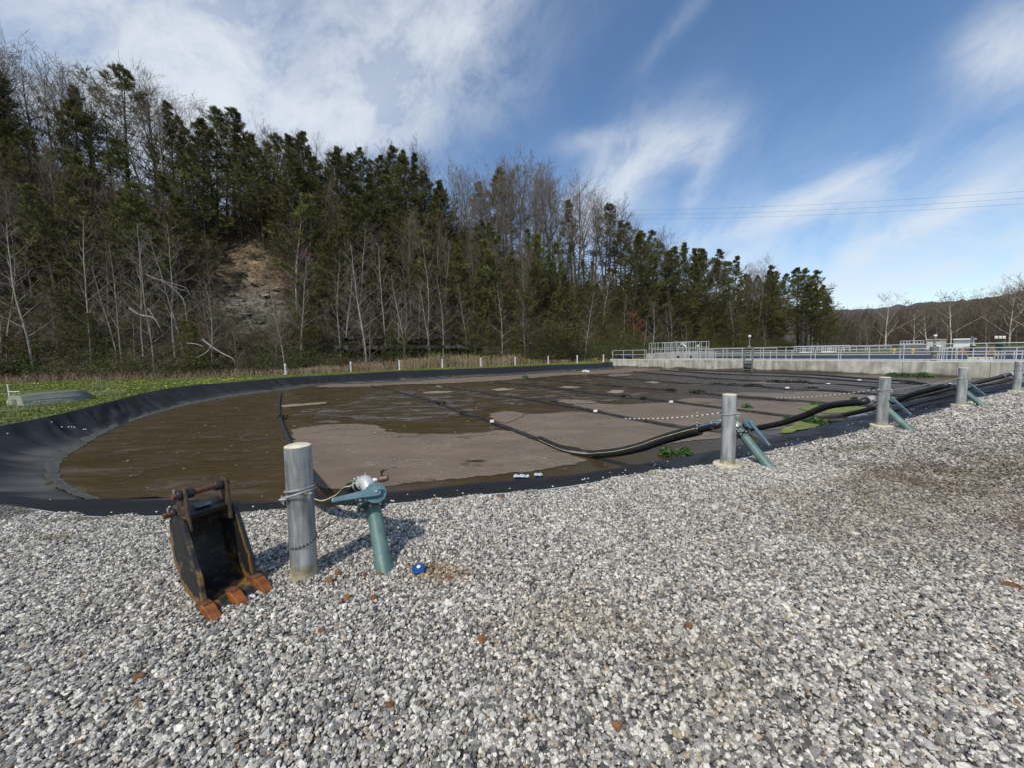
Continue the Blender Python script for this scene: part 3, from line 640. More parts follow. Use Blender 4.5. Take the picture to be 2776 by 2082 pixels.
for hs, end, mids, lab in ((2, (2010, 1168), [(2298, 1086), (2246, 1102), (2175, 1130), (2105, 1152)], 'black hose arching from the middle post valve down over the algae'),
                           (3, (2281, 1128), [(2526, 1044), (2474, 1071), (2421, 1090), (2351, 1112)], 'black hose arching down from the fourth post valve'),
                           (4, (2428, 1093), [(2667, 1034), (2561, 1059), (2491, 1076)], 'black hose arching down from the valve at the right border')):
    pts, nrm = hang(hs, end, mids, '', '')
    o = tubeobj('valve_hose', crom(pts, 10), .066 if hs < 4 else .06, rubber, lab, 'hose', 'hoses', stripe=None); clampset(HS[hs][0], HS[hs][2], .066, o, 2)
    # lower companion hose
for pp, lab in (([(2246, 1146), (2316, 1144), (2372, 1131), (2449, 1104), (2540, 1080), (2590, 1068)], 'second black hose lying low between the middle and fourth posts'),
                ([(2491, 1076), (2561, 1066), (2640, 1052), (2700, 1038), (2745, 1026)], 'second black hose lying low between the fourth and right border posts')):
    A = W_(*pp[0]); E_ = g(*pp[-1], .1); nrm = np.array([-(E_ - A)[1], (E_ - A)[0], 0])
    tubeobj('valve_hose', crom([A] + [vplane(px, py, A, nrm) for px, py in pp[1:]], 8), .06, rubber, lab, 'hose', 'hoses')
FP = [([(1007, 1049), (1040, 1054), (1075, 1063), (1130, 1078), (1180, 1092)], 'floating pipe, left section of the line that ends at the second post'),
      ([(1198, 1099), (1230, 1110), (1260, 1124), (1300, 1131), (1336, 1147), (1390, 1167), (1462, 1195)], 'floating pipe, near section running into the ribbed sleeve'),
      ([(1162, 1040), (1200, 1048), (1238, 1056), (1300, 1064), (1340, 1072), (1385, 1076)], 'floating pipe, far section of the line that ends at the middle post'),
      ([(1392, 1078), (1440, 1085), (1499, 1096), (1560, 1106), (1607, 1116), (1680, 1131), (1770, 1148), (1842, 1160), (1907, 1167), (1962, 1172), (2010, 1168)], 'long floating pipe passing just behind the second post'),
      ([(1336, 1034), (1420, 1043), (1517, 1055), (1590, 1066), (1662, 1074), (1690, 1077)], 'floating pipe, far section of the line that ends at the fourth post'),
      ([(1696, 1079), (1760, 1084), (1821, 1091), (1890, 1100), (1962, 1109), (2050, 1120), (2140, 1131), (2210, 1134), (2281, 1129)], 'long floating pipe crossing behind the top of the second post'),
      ([(1426, 1024), (1540, 1035), (1662, 1047), (1688, 1050)], 'floating pipe with a weed clump at its far end'),
      ([(1700, 1051), (1760, 1055), (1818, 1060)], 'short floating pipe in mid lagoon, fifth line from the near left'),
      ([(1880, 1065), (1960, 1073), (2070, 1081), (2165, 1089), (2316, 1101), (2400, 1100), (2428, 1094)], 'long floating pipe above the algae patch'),
      ([(1595, 1017), (1700, 1026), (1842, 1037), (1944, 1043), (2038, 1048), (2120, 1055), (2228, 1059), (2351, 1069), (2491, 1078)], 'floating pipe with dark weed lumps in the right half of the lagoon'),
      ([(1716, 1006), (1800, 1014), (1890, 1020)], 'thin floating pipe near the far end of the wall'),
      ([(1888, 1022), (1990, 1028), (2060, 1032), (2175, 1036), (2300, 1046), (2420, 1056)], 'thin floating pipe right of the wall ladder'),
      ([(1788, 1002), (1880, 1008), (1960, 1013), (2100, 1018), (2175, 1021), (2372, 1036), (2520, 1046)], 'floating pipe second out from the concrete wall'),
      ([(1840, 1001), (1960, 1005), (2070, 1009), (2197, 1014), (2330, 1024), (2480, 1033)], 'floating pipe closest to the concrete wall')]
for pp, lab in FP:
    tubeobj('floating_pipe', crom([W_(x, y, .028) for x, y in pp], 6), .06, pipeblk, lab, 'pipe', 'floating black pipes', sides=12)
weedm = mat('dark pond weed', (.008, .01, .006), (.03, .032, .02), rough=.8, scale=9)
def lump(name, c, R, hgt, m, label, cat, group, seed=0, n=260, leaf=.05, cols=None):
    rg = np.random.default_rng(seed); V = []; Fq = []
    for k in range(n):
        d = rg.normal(size=3); d /= np.linalg.norm(d); d[2] = abs(d[2]); q = np.array(c) + d * np.array([R, R, hgt]) * (rg.random() ** .4)
        a = rg.normal(size=3); a /= np.linalg.norm(a); b_ = np.cross(a, rg.normal(size=3)); b_ /= np.linalg.norm(b_); L = leaf * rg.uniform(.5, 1.3)
        i0 = len(V); V += [q - a * L, q + b_ * L * .5, q + a * L, q - b_ * L * .5]; Fq.append((i0, i0 + 1, i0 + 2, i0 + 3))
    o = npmesh(name, np.array(V), np.array(Fq), m); return tag(o, label, cat, group)
for k, (px, py, s_) in enumerate([(1196, 1096, .16), (1500, 1093, .14), (1694, 1077, .16), (1744, 1083, .12), (1818, 1060, .2), (1892, 1066, .3), (1944, 1042, .3), (1987, 1044, .3), (2040, 1047, .35), (2115, 1035, .5), (2200, 1056, .25), (2475, 1040, .4), (767, 1134, .13), (1258, 1122, .12), (2165, 1036, .4), (2390, 1058, .3)]):
    lump('weed_lump', W_(px, py, .03), s_ * 1.4, .07 + s_ * .12, weedm, 'dark lump of weed snagged on a floating pipe', 'weed', 'dark weed lumps on the floating pipes', seed=k, n=150, leaf=.03 + s_ * .12)
leafm = mat('pond plant leaf', (.02, .05, .012), (.07, .14, .03), rough=.5, scale=14, c3=(.1, .19, .06))
for k, (px, py, s_, h_, lab) in enumerate([(1809, 1236, .17, .16, 'leafy green plant growing by the liner, left of two in front of the second post'), (1857, 1236, .17, .16, 'leafy green plant growing by the liner, right of two in front of the second post'),
        (2024, 1107, .2, .12, 'small green plant on the water just right of the second post top'), (2210, 1150, .3, .2, 'bushy green plant on the algae patch under the hose'), (2148, 1141, .22, .1, 'low dark green plant left of the algae bush'),
        (2206, 1007, .5, .26, 'dark green plant against the concrete wall, right of the ladder'), (2420, 1018, .4, .25, 'green plant at the wall foot, left of three'), (2450, 1019, .4, .24, 'green plant at the wall foot, middle of three'), (2502, 1020, .55, .28, 'green plant at the wall foot, right and largest of three'),
        (1423, 1023, .28, .2, 'green clump at the far end of a floating pipe'), (1570, 1004, .4, .15, 'green clump on the far strip of scum'), (2318, 1085, .15, .1, 'dark weed tuft under the middle post elbow'), (2216, 1101, .2, .12, 'weed tuft at the top of the algae patch')]):
    lump('water_plant', W_(px, py, .0), s_, h_, leafm, lab, 'plant', 'green plants on the lagoon', seed=50 + k, n=330, leaf=.035 + .07 * s_)
# small flecks of dried scum and leaves on the water
fx0 = []; 
while len(fx0) < 150:
    q = rng.uniform(160, 1650), 1362 - 300 * rng.random() ** .6
    w_ = g(*q, WZ)
    if w_[1] < 40 and inpoly(np.array([w_[0]]), np.array([w_[1]]), [tuple(p) for p in watc[::20]])[0]: fx0.append(w_)
V = []; Fq = []
for w_ in fx0:
    k = .006 + .0018 * w_[1] * rng.uniform(.5, 1.6); n_ = rng.integers(4, 7); q = len(V); a0 = rng.uniform(0, 6)
    for j in range(4): V.append((w_[0] + k * rng.uniform(.6, 1.9) * cos(a0 + j * pi / 2), w_[1] + k * rng.uniform(.5, 1.3) * sin(a0 + j * pi / 2), WZ + .03))
    Fq.append((q, q + 1, q + 2, q + 3))
tag(npmesh('floating_flecks', V, Fq, mat('dried flecks', (.16, .13, .08), (.5, .46, .38), rough=.8, scale=2.3)), kind='stuff')
# white tags on the pipes
for px, py, lab in [(1334, 1144, 'white tag on the pipe left of the ribbed sleeve'), (1614, 1116, 'white tag on the pipe left of the second post'), (1819, 1091, 'white tag on a pipe above the braided rope'), (2134, 1053, 'upright white tag in mid lagoon, right half'),
                    (2245, 1040, 'white tag right of the grey water patch'), (2329, 1029, 'white tag farthest right on the lagoon')]:
    c = W_(px, py, .09); t = thing('pipe_tag', (c[0], c[1], WZ + .02), lab, 'tag', 'white tags on the floating pipes'); k = hypot(c[0], c[1]) / 12
    MB().box((c[0], c[1], WZ + .1), (.11 * k ** .5, .09, .07)).build('plate', white, t, bevel=.006)
    MB().tube([(c[0] - .06, c[1], WZ + .03), (c[0] - .06, c[1], WZ + .13), (c[0] + .06, c[1], WZ + .13), (c[0] + .06, c[1], WZ + .03)], .008, 6).build('strap', steel, t)
plasticm = mat('pale plastic litter', (.3, .42, .5), (.6, .68, .72), rough=.4, scale=14, c3=(.7, .74, .76))
for px, py, sx, lab in [(1413, 1296, .2, 'crumpled pale blue plastic sheet at the near waterline, left piece'), (1459, 1292, .11, 'crumpled pale blue plastic scrap at the near waterline, right piece')]:
    c = W_(px, py, .02); V = []; Fq = []; n = 10
    for i in range(n + 1):
        for j in range(6):
            V.append((c[0] + (i / n - .5) * sx * 1.3, c[1] + (j / 5 - .5) * .13, WZ + .03 + .035 * mnoise.noise(Vector((i * .7, j * .8, px))) + .02))
    for i in range(n):
        for j in range(5): q = i * 6 + j; Fq.append((q, q + 6, q + 7, q + 1))
    tag(npmesh('plastic_litter', V, Fq, plasticm), lab, 'litter', 'plastic litter at the waterline')
c = W_(1588, 1006, .1); lump('floating_rag', c, .35, .12, white, 'white rag floating near the far end of the lagoon', 'litter', None, seed=77, n=60, leaf=.12)
# pebbles spilled on the liner
V = []; Fq = []
ico = [(0, 0, 1), (.89, 0, .45), (.28, .85, .45), (-.72, .53, .45), (-.72, -.53, .45), (.28, -.85, .45), (0, 0, -.5)]
icf = [(0, 1, 2), (0, 2, 3), (0, 3, 4), (0, 4, 5), (0, 5, 1), (6, 2, 1), (6, 3, 2), (6, 4, 3), (6, 5, 4), (6, 1, 5)]
cand = [(rng.uniform(1540, 1850), 0) for _ in range(24)] + [(rng.uniform(1990, 2600), 0) for _ in range(48)] + [(rng.uniform(20, 760), 0) for _ in range(10)] + [(rng.uniform(1000, 1500), 0) for _ in range(12)]
rimarr = np.array([proj((p[0], p[1], 0)) for p in crom(rim_near, 6)])
for px, _ in cand:
    j = np.argmin(np.abs(rimarr[:, 0] - px)); py = rimarr[j, 1] - abs(rng.normal()) * (14 if px > 800 else 18) - 1
    d = g(px, py, 0); base = g(px, rimarr[j, 1], 0); k = np.linalg.norm(d[:2] - base[:2]); z = max(-.6, -.21 * k)
    p = g(px, py, z + .02); s_ = rng.uniform(.006, .016); q = len(V)
    if p[1] > 25: continue
    for v in ico: V.append(p + np.array(v) * s_)
    Fq += [(q + a_, q + b_, q + c_) for a_, b_, c_ in icf]
for px, py in [(93, 1004), (925, 890), (750, 905), (1035, 930), (1240, 1028), (1375, 1028), (1435, 1028), (1490, 1036), (1675, 1080), (1715, 1075), (155, 1162)]:
    p = g(px / 7.37, 1020 + py / 7.37, -.07); q = len(V); s_ = .022
    for v in ico: V.append(p + np.array(v) * s_)
    Fq += [(q + a_, q + b_, q + c_) for a_, b_, c_ in icf]
tag(npmesh('spilled_pebbles', V, Fq, mat('pale pebble', (.5, .5, .48), (.75, .74, .7), rough=.8, scale=40)), kind='stuff')

# ------------------------------------------------------------------ blue cap and rust-coloured bits on the gravel
c = g(1135, 1543, .03); t = thing('blue_disc', (c[0], c[1], 0), 'small round blue plastic cap lying on the stained gravel right of the green pipe', 'cap')
tl = Matrix.Rotation(radians(12), 3, 'X')
n = 32; V = []; Fc = []
prf = [(.046, -.008), (.047, .006), (.043, .011), (.036, .011), (.032, .006), (.014, .006), (.012, .012), (0, .013)]
for r_, z_ in prf:
    for k in range(n):
        v = tl @ Vector((r_ * cos(2 * pi * k / n) * (1 + .03 * (k % 2)), r_ * sin(2 * pi * k / n) * (1 + .03 * (k % 2)), z_)); V.append(Vector(c) + v)
for j in range(len(prf) - 1):
    for k in range(n): Fc.append((j * n + k, j * n + (k + 1) % n, (j + 1) * n + (k + 1) % n, (j + 1) * n + k))
MB().add(V, Fc).build('disc_body', bluep, t, smooth=True)
MB().tube([Vector(c) + Vector((0, 0, .012)), Vector(c) + Vector((0, -.002, .017))], .013, 12).build('centre_plug', white, t)
leafr = mat('rust brown flake', (.09, .04, .018), (.27, .125, .045), rough=.8, scale=12, c3=(.42, .24, .1), bump=.4)
FL = [(893, 1573, .034, 'rust brown stone nearest the foot of the post'), (918, 1554, .03, 'tan orange stone right of the nearest post'), (1014, 1620, .03, 'yellow orange stone below the green pipe'), (941, 1619, .03, 'bright orange stone below the nearest post'),
      (1028, 1558, .026, 'rusty stone at the foot of the green pipe'), (1306, 1731, .03, 'orange brown stone alone in the middle gravel'), (376, 1834, .03, 'brown stone at the lower left gravel'), (1056, 1911, .024, 'dark brown stone near the bottom centre'),
      (1671, 1966, .026, 'brown stone at the bottom right of centre'), (1360, 1346, .03, 'orange stone on the liner edge right of the valve'), (1180, 1355, .022, 'reddish stone on the liner edge near the valve'), (990, 1558, .02, 'small tan stone beside the green pipe'),
      (2744, 1588, .05, 'long brown chip at the right border'), (1218, 1566, .024, 'orange crumb right of the blue cap'), (870, 1708, .02, 'small orange stone below the bucket teeth'), (1868, 1695, .022, 'reddish stone in the right gravel')]
for k, (px, py, s_, lab) in enumerate(FL):
    c = g(px, py, .022); V = []; rg = np.random.default_rng(k)
    bm = bmesh_v = None
    n = 9; ring = [(cos(2 * pi * q / n) * rg.uniform(.7, 1.1), sin(2 * pi * q / n) * rg.uniform(.6, 1.0)) for q in range(n)]
    V = [(c[0] + x * s_, c[1] + y * s_, c[2] - s_ * .3) for x, y in ring] + [(c[0] + x * s_ * .85, c[1] + y * s_ * .8, c[2] + s_ * .25 * rg.uniform(.5, 1.2)) for x, y in ring] + [(c[0], c[1], c[2] + s_ * .3)]
    Fc = [(q, (q + 1) % n, n + (q + 1) % n, n + q) for q in range(n)] + [(n + q, n + (q + 1) % n, 2 * n) for q in range(n)]
    tag(MB().add(V, Fc).build('rusty_stone', leafr), lab, 'stone', 'rust coloured stones on the gravel')

# ------------------------------------------------------------------ excavator bucket
L0 = g(592, 1667, .03); th = radians(60); u = Vector((cos(th), sin(th), 0)); f = Vector((sin(th), -cos(th), 0)); up = Vector((0, 0, 1))
tilt = .0
def BP(a, z, w): return Vector((L0[0], L0[1], -.010)) + f * a + up * (z + w * tilt) + u * w
bk = thing('excavator_bucket', tuple(BP(-.3, 0, .13)), 'worn black and yellow excavator bucket with three rusty orange teeth standing on the gravel', 'excavator bucket')
def bucket_paint():
    mt = bpy.data.materials.new('worn bucket paint'); mt.use_nodes = True; t = mt.node_tree; p = t.nodes['Principled BSDF']; p.inputs['Roughness'].default_value = .5
    tcn = t.nodes.new('ShaderNodeTexCoord')
    n1 = t.nodes.new('ShaderNodeTexNoise'); n1.inputs['Scale'].default_value = 9; n1.inputs['Detail'].default_value = 12; n1.inputs['Roughness'].default_value = .72; t.links.new(tcn.outputs['Object'], n1.inputs[0])
    at = t.nodes.new('ShaderNodeAttribute'); at.attribute_name = 'Col'; sx = t.nodes.new('ShaderNodeSeparateColor'); t.links.new(at.outputs['Color'], sx.inputs[0])
    wv = mth(t, 'ADD', n1.outputs['Fac'], mth(t, 'MULTIPLY', mth(t, 'SUBTRACT', sx.outputs[0], .5), .75))
    cr = t.nodes.new('ShaderNodeValToRGB'); e = cr.color_ramp.elements
    e[0].position = .26; e[0].color = (.065, .052, .038, 1); e[1].position = .50; e[1].color = (.035, .033, .03, 1); x = e.new(.34); x.color = (.014, .014, .015, 1); x = e.new(.44); x.color = (.012, .012, .013, 1)
    x = e.new(.56); x.color = (.2, .115, .022, 1); x = e.new(.64); x.color = (.17, .09, .022, 1); x = e.new(.7); x.color = (.11, .06, .03, 1); x = e.new(.8); x.color = (.16, .12, .08, 1)
    t.links.new(wv, cr.inputs[0]); t.links.new(cr.outputs[0], p.inputs['Base Color'])
    n2 = t.nodes.new('ShaderNodeTexNoise'); n2.inputs['Scale'].default_value = 60; n2.inputs['Detail'].default_value = 6; t.links.new(tcn.outputs['Object'], n2.inputs[0])
    bb = t.nodes.new('ShaderNodeBump'); bb.inputs['Strength'].default_value = .35; bb.inputs['Distance'].default_value = .01; t.links.new(n2.outputs['Fac'], bb.inputs['Height']); t.links.new(bb.outputs[0], p.inputs['Normal'])
    return mt
bp = bucket_paint()
side = [(-.10, .045), (-.145, .075), (-.175, .225), (-.205, .27), (-.335, .53), (-.36, .555), (-.50, .555), (-.545, .5), (-.56, .40), (-.555, .32), (-.52, .215), (-.44, .10), (-.36, .055), (-.28, .04)]
Wd = .265
back = [(-.36, .535), (-.44, .545), (-.49, .52), (-.525, .45), (-.54, .36), (-.53, .28), (-.50, .20), (-.44, .115), (-.36, .068), (-.26, .05), (-.10, .042)]
# wrapper sheet
mb = MB(); th_ = .012; n = len(back); NW = 12; Bk = crom([(a_, z_, 0) for a_, z_ in back], 4); n = len(Bk)
for off in (0, 1):
    for k in range(n):
        T = np.array(Bk[min(k + 1, n - 1)]) - np.array(Bk[max(k - 1, 0)]); T /= np.linalg.norm(T); nn = np.array([T[1], -T[0]])
        for j in range(NW + 1):
            a_, z_ = Bk[k][0] + nn[0] * th_ * off, Bk[k][1] + nn[1] * th_ * off
            w = Wd * j / NW; mb.v.append(tuple(BP(a_, z_, w))); frac = k / n
            mb.c.append(((.34 if frac < .66 else .34 + .2 * min(1, (frac - .66) * 4)) + ((0.12 + .12 * frac) if off else 0), 0, 0, 1))
def ix(o_, k, j): return o_ * n * (NW + 1) + k * (NW + 1) + j
for k in range(n - 1):
    for j in range(NW):
        mb.f.append((ix(0, k, j), ix(0, k + 1, j), ix(0, k + 1, j + 1), ix(0, k, j + 1))); mb.f.append((ix(1, k, j), ix(1, k, j + 1), ix(1, k + 1, j + 1), ix(1, k + 1, j)))
for k in (0, n - 1):
    for j in range(NW): mb.f.append((ix(0, k, j), ix(0, k, j + 1), ix(1, k, j + 1), ix(1, k, j)))
mb.n = len(mb.v); mb.build('shell', bp, bk, smooth=True, cols=True)
for w0 in (-.012, Wd):
    mb = MB(); m_ = len(side); ctr = (-.36, .3)
    rings = []
    for q in (0, 1):
        for sc_ in (1.0, .72, .4):
            for a_, z_ in side:
                aa, zz_ = ctr[0] + (a_ - ctr[0]) * sc_, ctr[1] + (z_ - ctr[1]) * sc_
                mb.v.append(tuple(BP(aa, zz_, w0 + .012 * q))); lowb = (.66 if z_ < .42 else .42) if sc_ == 1 else (.42 if z_ < .3 else .34)
                if z_ > .5: lowb = .36
                mb.c.append((lowb + (.12 if (sc_ == 1 and -.36 < a_ < -.12) else 0), 0, 0, 1))
        mb.v.append(tuple(BP(*ctr, w0 + .012 * q))); mb.c.append((.36, 0, 0, 1))
    o_ = 0; St = 3 * m_ + 1
    for q in (0, 1):
        for rj in range(2):
            for k in range(m_):
                a_, b_ = q * St + rj * m_ + k, q * St + rj * m_ + (k + 1) % m_; F_ = (a_, b_, b_ + m_, a_ + m_); mb.f.append(F_ if q else F_[::-1])
        for k in range(m_):
            F_ = (q * St + 2 * m_ + k, q * St + 2 * m_ + (k + 1) % m_, q * St + 3 * m_); mb.f.append(F_ if q else F_[::-1])
    for k in range(m_): mb.f.append((k, (k + 1) % m_, St + (k + 1) % m_, St + k))
    mb.n = len(mb.v); mb.build('side_plate', bp, bk, cols=True)
# side cutter rim strips (rusty raised edges)
rimm = mat('rust edged steel', (.018, .016, .014), (.10, .06, .03), rough=.7, scale=22, c3=(.32, .22, .12), bump=.3)
for w0 in (-.018, Wd + .006):
    mb = MB(); mb.prism([(-.10, .04), (-.142, .072), (-.172, .225), (-.202, .275), (-.335, .535), (-.362, .53), (-.232, .265), (-.205, .215), (-.175, .07), (-.14, .035)], BP(0, 0, w0), f, up, u, .024); mb.c = [(.41 + (.12 if q % 10 in (0, 1, 2, 7, 8, 9) else 0), 0, 0, 1) for q in range(20)]; mb.build('side_cutter', bp, bk, bevel=.003, cols=True)
# cutting edge
mb = MB().prism([(-.19, .030), (-.075, .024), (-.06, .034), (-.075, .043), (-.19, .056)], BP(0, 0, -.02), f, up, u, Wd + .04); mb.c = [(.54, 0, 0, 1)] * len(mb.v); mb.build('cutting_edge', bp, bk, bevel=.003, cols=True)
# ears with lugs
ears = [(-.31, .47), (-.335, .70), (-.355, .735), (-.39, .75), (-.425, .74), (-.445, .71), (-.45, .66), (-.50, .61), (-.545, .60), (-.57, .575), (-.565, .53), (-.53, .50), (-.46, .44)]
for w0, s_ in ((.012, 1), (Wd - .026, -1)):
    MB().prism(ears, BP(0, 0, w0), f, up, u, .014).build('ear', MATS['rust edged steel'], bk, bevel=.003)
MB().prism([(-.36, .53), (-.345, .565), (-.47, .60), (-.52, .56), (-.48, .54)], BP(0, 0, .028), f, up, u, Wd - .056).build('top_beam', blk, bk, bevel=.004)
MB().prism([(-.385, .589), (-.42, .599), (-.422, .596), (-.386, .586)], BP(0, .0015, .08), f, up, u, .085).build('decal_patch', mat('scuffed pale decal', (.05, .06, .07), (.32, .36, .38), rough=.5, scale=30), bk)
for (a_, z_), ex in (((-.395, .695), (-.034, Wd + .012)), ((-.515, .555), (-.05, Wd + .01))):
    pn = MB().tube([BP(a_, z_, ex[0]), BP(a_, z_, ex[1])], .019, 24).build('pin', rustpin, bk, smooth=True)
    for w0, w1 in ((-.012, .012), (.03, .075), (Wd - .075, Wd - .028)):
        MB().tube([BP(a_, z_, w0), BP(a_, z_, w0 + .004), BP(a_, z_, w1 - .004), BP(a_, z_, w1)], [.029, .032, .032, .028], 24).build('pin_boss', blk, pn, smooth=True)
    MB().tube([BP(a_ + .0, z_ + .02, -.022), BP(a_, z_ + .045, -.022)], .006, 8).build('grease_nipple', steel, pn)
# teeth
for k, w in enumerate((-.012, Wd / 2, Wd + .012)):
    dz = [0, .0, .012][k]
    def T(a_, z_, ww): return BP(a_, z_ + dz, w + ww)
    sec = [(-.135, .03, .078, .030), (-.10, .028, .083, .032), (-.06, .024, .07, .031), (.0, .016, .034, .030), (.022, .012, .02, .029)]
    mb = MB(); V = []; Fc = []
    for a_, z0, z1, hw in sec: V += [T(a_, z0, -hw), T(a_, z0, hw), T(a_, z1, hw * .92), T(a_, z1, -hw * .92)]
    for q in range(len(sec) - 1):
        for j in range(4): Fc.append((q * 4 + j, q * 4 + (j + 1) % 4, q * 4 + 4 + (j + 1) % 4, q * 4 + 4 + j))
    Fc += [(3, 2, 1, 0), tuple(len(V) - 4 + j for j in range(4))]
    mb.add(V, Fc); tt = mb.build('tooth', rustteeth, bk, bevel=.004)
    MB().prism([(-.21, .045), (-.2, .07), (-.125, .092), (-.09, .088), (-.09, .03), (-.2, .028)], T(0, 0, -.024), f, up, u, .048).build('tooth_adapter', rustpin, tt, bevel=.004)

# ------------------------------------------------------------------ upturned boat
A = g(42, 1101); Bw = g(262, 1081); fx = Vector(Bw - A); Lb = fx.length; fx.normalize(); sx_ = Vector((fx.y, -fx.x, 0)); 
bt = thing('upturned_boat', tuple(A), 'upturned olive grey fibreglass boat lying on the grass at the left border', 'boat')
hullm = mat('olive grey gelcoat', (.13, .145, .115), (.2, .21, .17), rough=.4, scale=3)
trm = mat('pale transom', (.25, .27, .23), (.33, .34, .29), rough=.45, scale=3)
stn = 14; V = []; Fc = []; Hb = .36; ring = 11
for i in range(stn + 1):
    t_ = i / stn; wdt = .62 * (1 - max(0, (t_ - .45) / .55) ** 2.2); wb = wdt * (.74 - .1 * t_); h = Hb * (1 + .12 * sin(pi * t_)) * (1 - max(0, (t_ - .72) / .28) ** 2 * .92)
    pr = [(-1, 0), (-1.02, .06), (-.965, .10), (-.93, .5), (-.8, .52), (-.55, 1.0), (0, 1.0), (.55, 1.0), (.8, .52), (.93, .5), (.965, .10), (1.02, .06), (1, 0)]
    pr = [(-1, 0), (-1.03, .05), (-.97, .12), (-.90, .50), (-.865, .53), (-.72, .98), (0, 1.03), (.72, .98), (.865, .53), (.90, .50), (.97, .12), (1.03, .05), (1, 0)]
    for a_, b_ in pr: V.append(Vector(A) + fx * (t_ * Lb) + sx_ * (a_ * wdt) + Vector((0, 0, b_ * h - .01)))
R_ = 13
for i in range(stn):
    for j in range(R_ - 1): Fc.append((i * R_ + j, (i + 1) * R_ + j, (i + 1) * R_ + j + 1, i * R_ + j + 1))
MB().add(V, Fc).build('hull', hullm, bt, smooth=True)
MB().add([v - fx * .006 for v in V[:R_]] + [v + fx * .012 for v in V[:R_]], [tuple(range(R_))[::-1], tuple(range(R_, 2 * R_))] + [(q, q + 1, q + 1 + R_, q + R_) for q in range(R_ - 1)]).build('transom', trm, bt)
cb = Vector(A) - fx * .02 + sx_ * -.02
MB().box(tuple(cb + Vector((0, 0, .12))), (.28, .02, .22), Matrix((sx_, fx, Vector((0, 0, 1)))).transposed()).build('motor_pad', hullm, bt, bevel=.01)
MB().tube([Vector(A) - sx_ * .5 - fx * .01 + Vector((0, 0, .11)), Vector(A) - sx_ * .5 - fx * .03 + Vector((0, 0, .11))], .03, 12).build('drain_plug', white, bt)
for sgn in (1,):
    lp = [V[i * R_ + 9] * .5 + V[i * R_ + 8] * .5 + sx_ * .006 for i in range(1, stn - 1)]
    MB().tube(lp, .008, 6).build('rub_strip', trm, bt)
ca = Vector(A) + fx * (Lb * .27) + sx_ * (.62 * .955 + .003) + Vector((0, 0, .13))
mb = MB()
for k, (o1, w1) in enumerate([(-.32, .09), (-.21, .04)] + [(-.12 + .055 * q, .035) for q in range(9)]):
    c_ = ca + fx * o1; mb.box(tuple(c_), (w1, .006, .055 if k < 2 else .035), Matrix((fx, sx_, Vector((0, 0, 1)))).transposed())
mb.build('side_lettering', galv_far, bt)

# stakes on the left bank
c = g(26, 1079); t = thing('white_stake', tuple(c), 'thin white stake with a crosspiece standing behind the upturned boat', 'stake')
MB().tube([c, c + np.array([-.02, 0, .62])], .02, 8).build('upright', white, t); MB().tube([c + np.array([.0, 0, .25]), c + np.array([.34, .1, .25])], .016, 8).build('crosspiece', white, t)
c = g(420, 1017); t = thing('pipe_stub', tuple(c), 'short white pipe stub in the grass below the fallen branch', 'pipe'); MB().tube([c, c + np.array([0, 0, .33])], .05, 10).build('stub', white, t); MB().tube([c + np.array([0, 0, .33]), c + np.array([0, 0, .37])], .03, 10).build('stub_cap', creamcap, t)

# ------------------------------------------------------------------ far row of posts
for k, (px, py) in enumerate([(775, 1014.5), (952, 1006), (1083.5, 1001.5), (1199.6, 996.5), (1304, 992), (1397, 989), (1486.5, 985), (1565, 982.8), (1636, 980.2)]):
    c = g(px, py); t = thing('far_post', tuple(c), ['white pipe post on the far bank, %s' % w for w in ('leftmost, left of the reeds', 'second from the left', 'third from the left', 'fourth from the left', 'fifth, amid the tall tan reeds', 'sixth from the left, right of the tall reeds', 'third from the wall end', 'second from the wall end', 'beside the end of the concrete wall')][k], 'post', 'white posts on the far bank')
    MB().tube([c - np.array([0, 0, .1]), c + np.array([0, 0, .93])], .085, 16).build('post_tube', galv_far, t, smooth=True)
    MB().tube([c + np.array([0, 0, .93]), c + np.array([0, 0, .95])], [.083, .06], 16).build('post_cap', creamcap, t)
    MB().tube([c + np.array([0, 0, .62]), c + np.array([0, 0, .65])], .1, 16).build('band', steel, t)
    if k % 2 == 0 or k > 5: MB().tube([c - np.array([0, 0, .05]), c + np.array([0, 0, .06])], .18, 16).build('foot_pad', padmat, t)

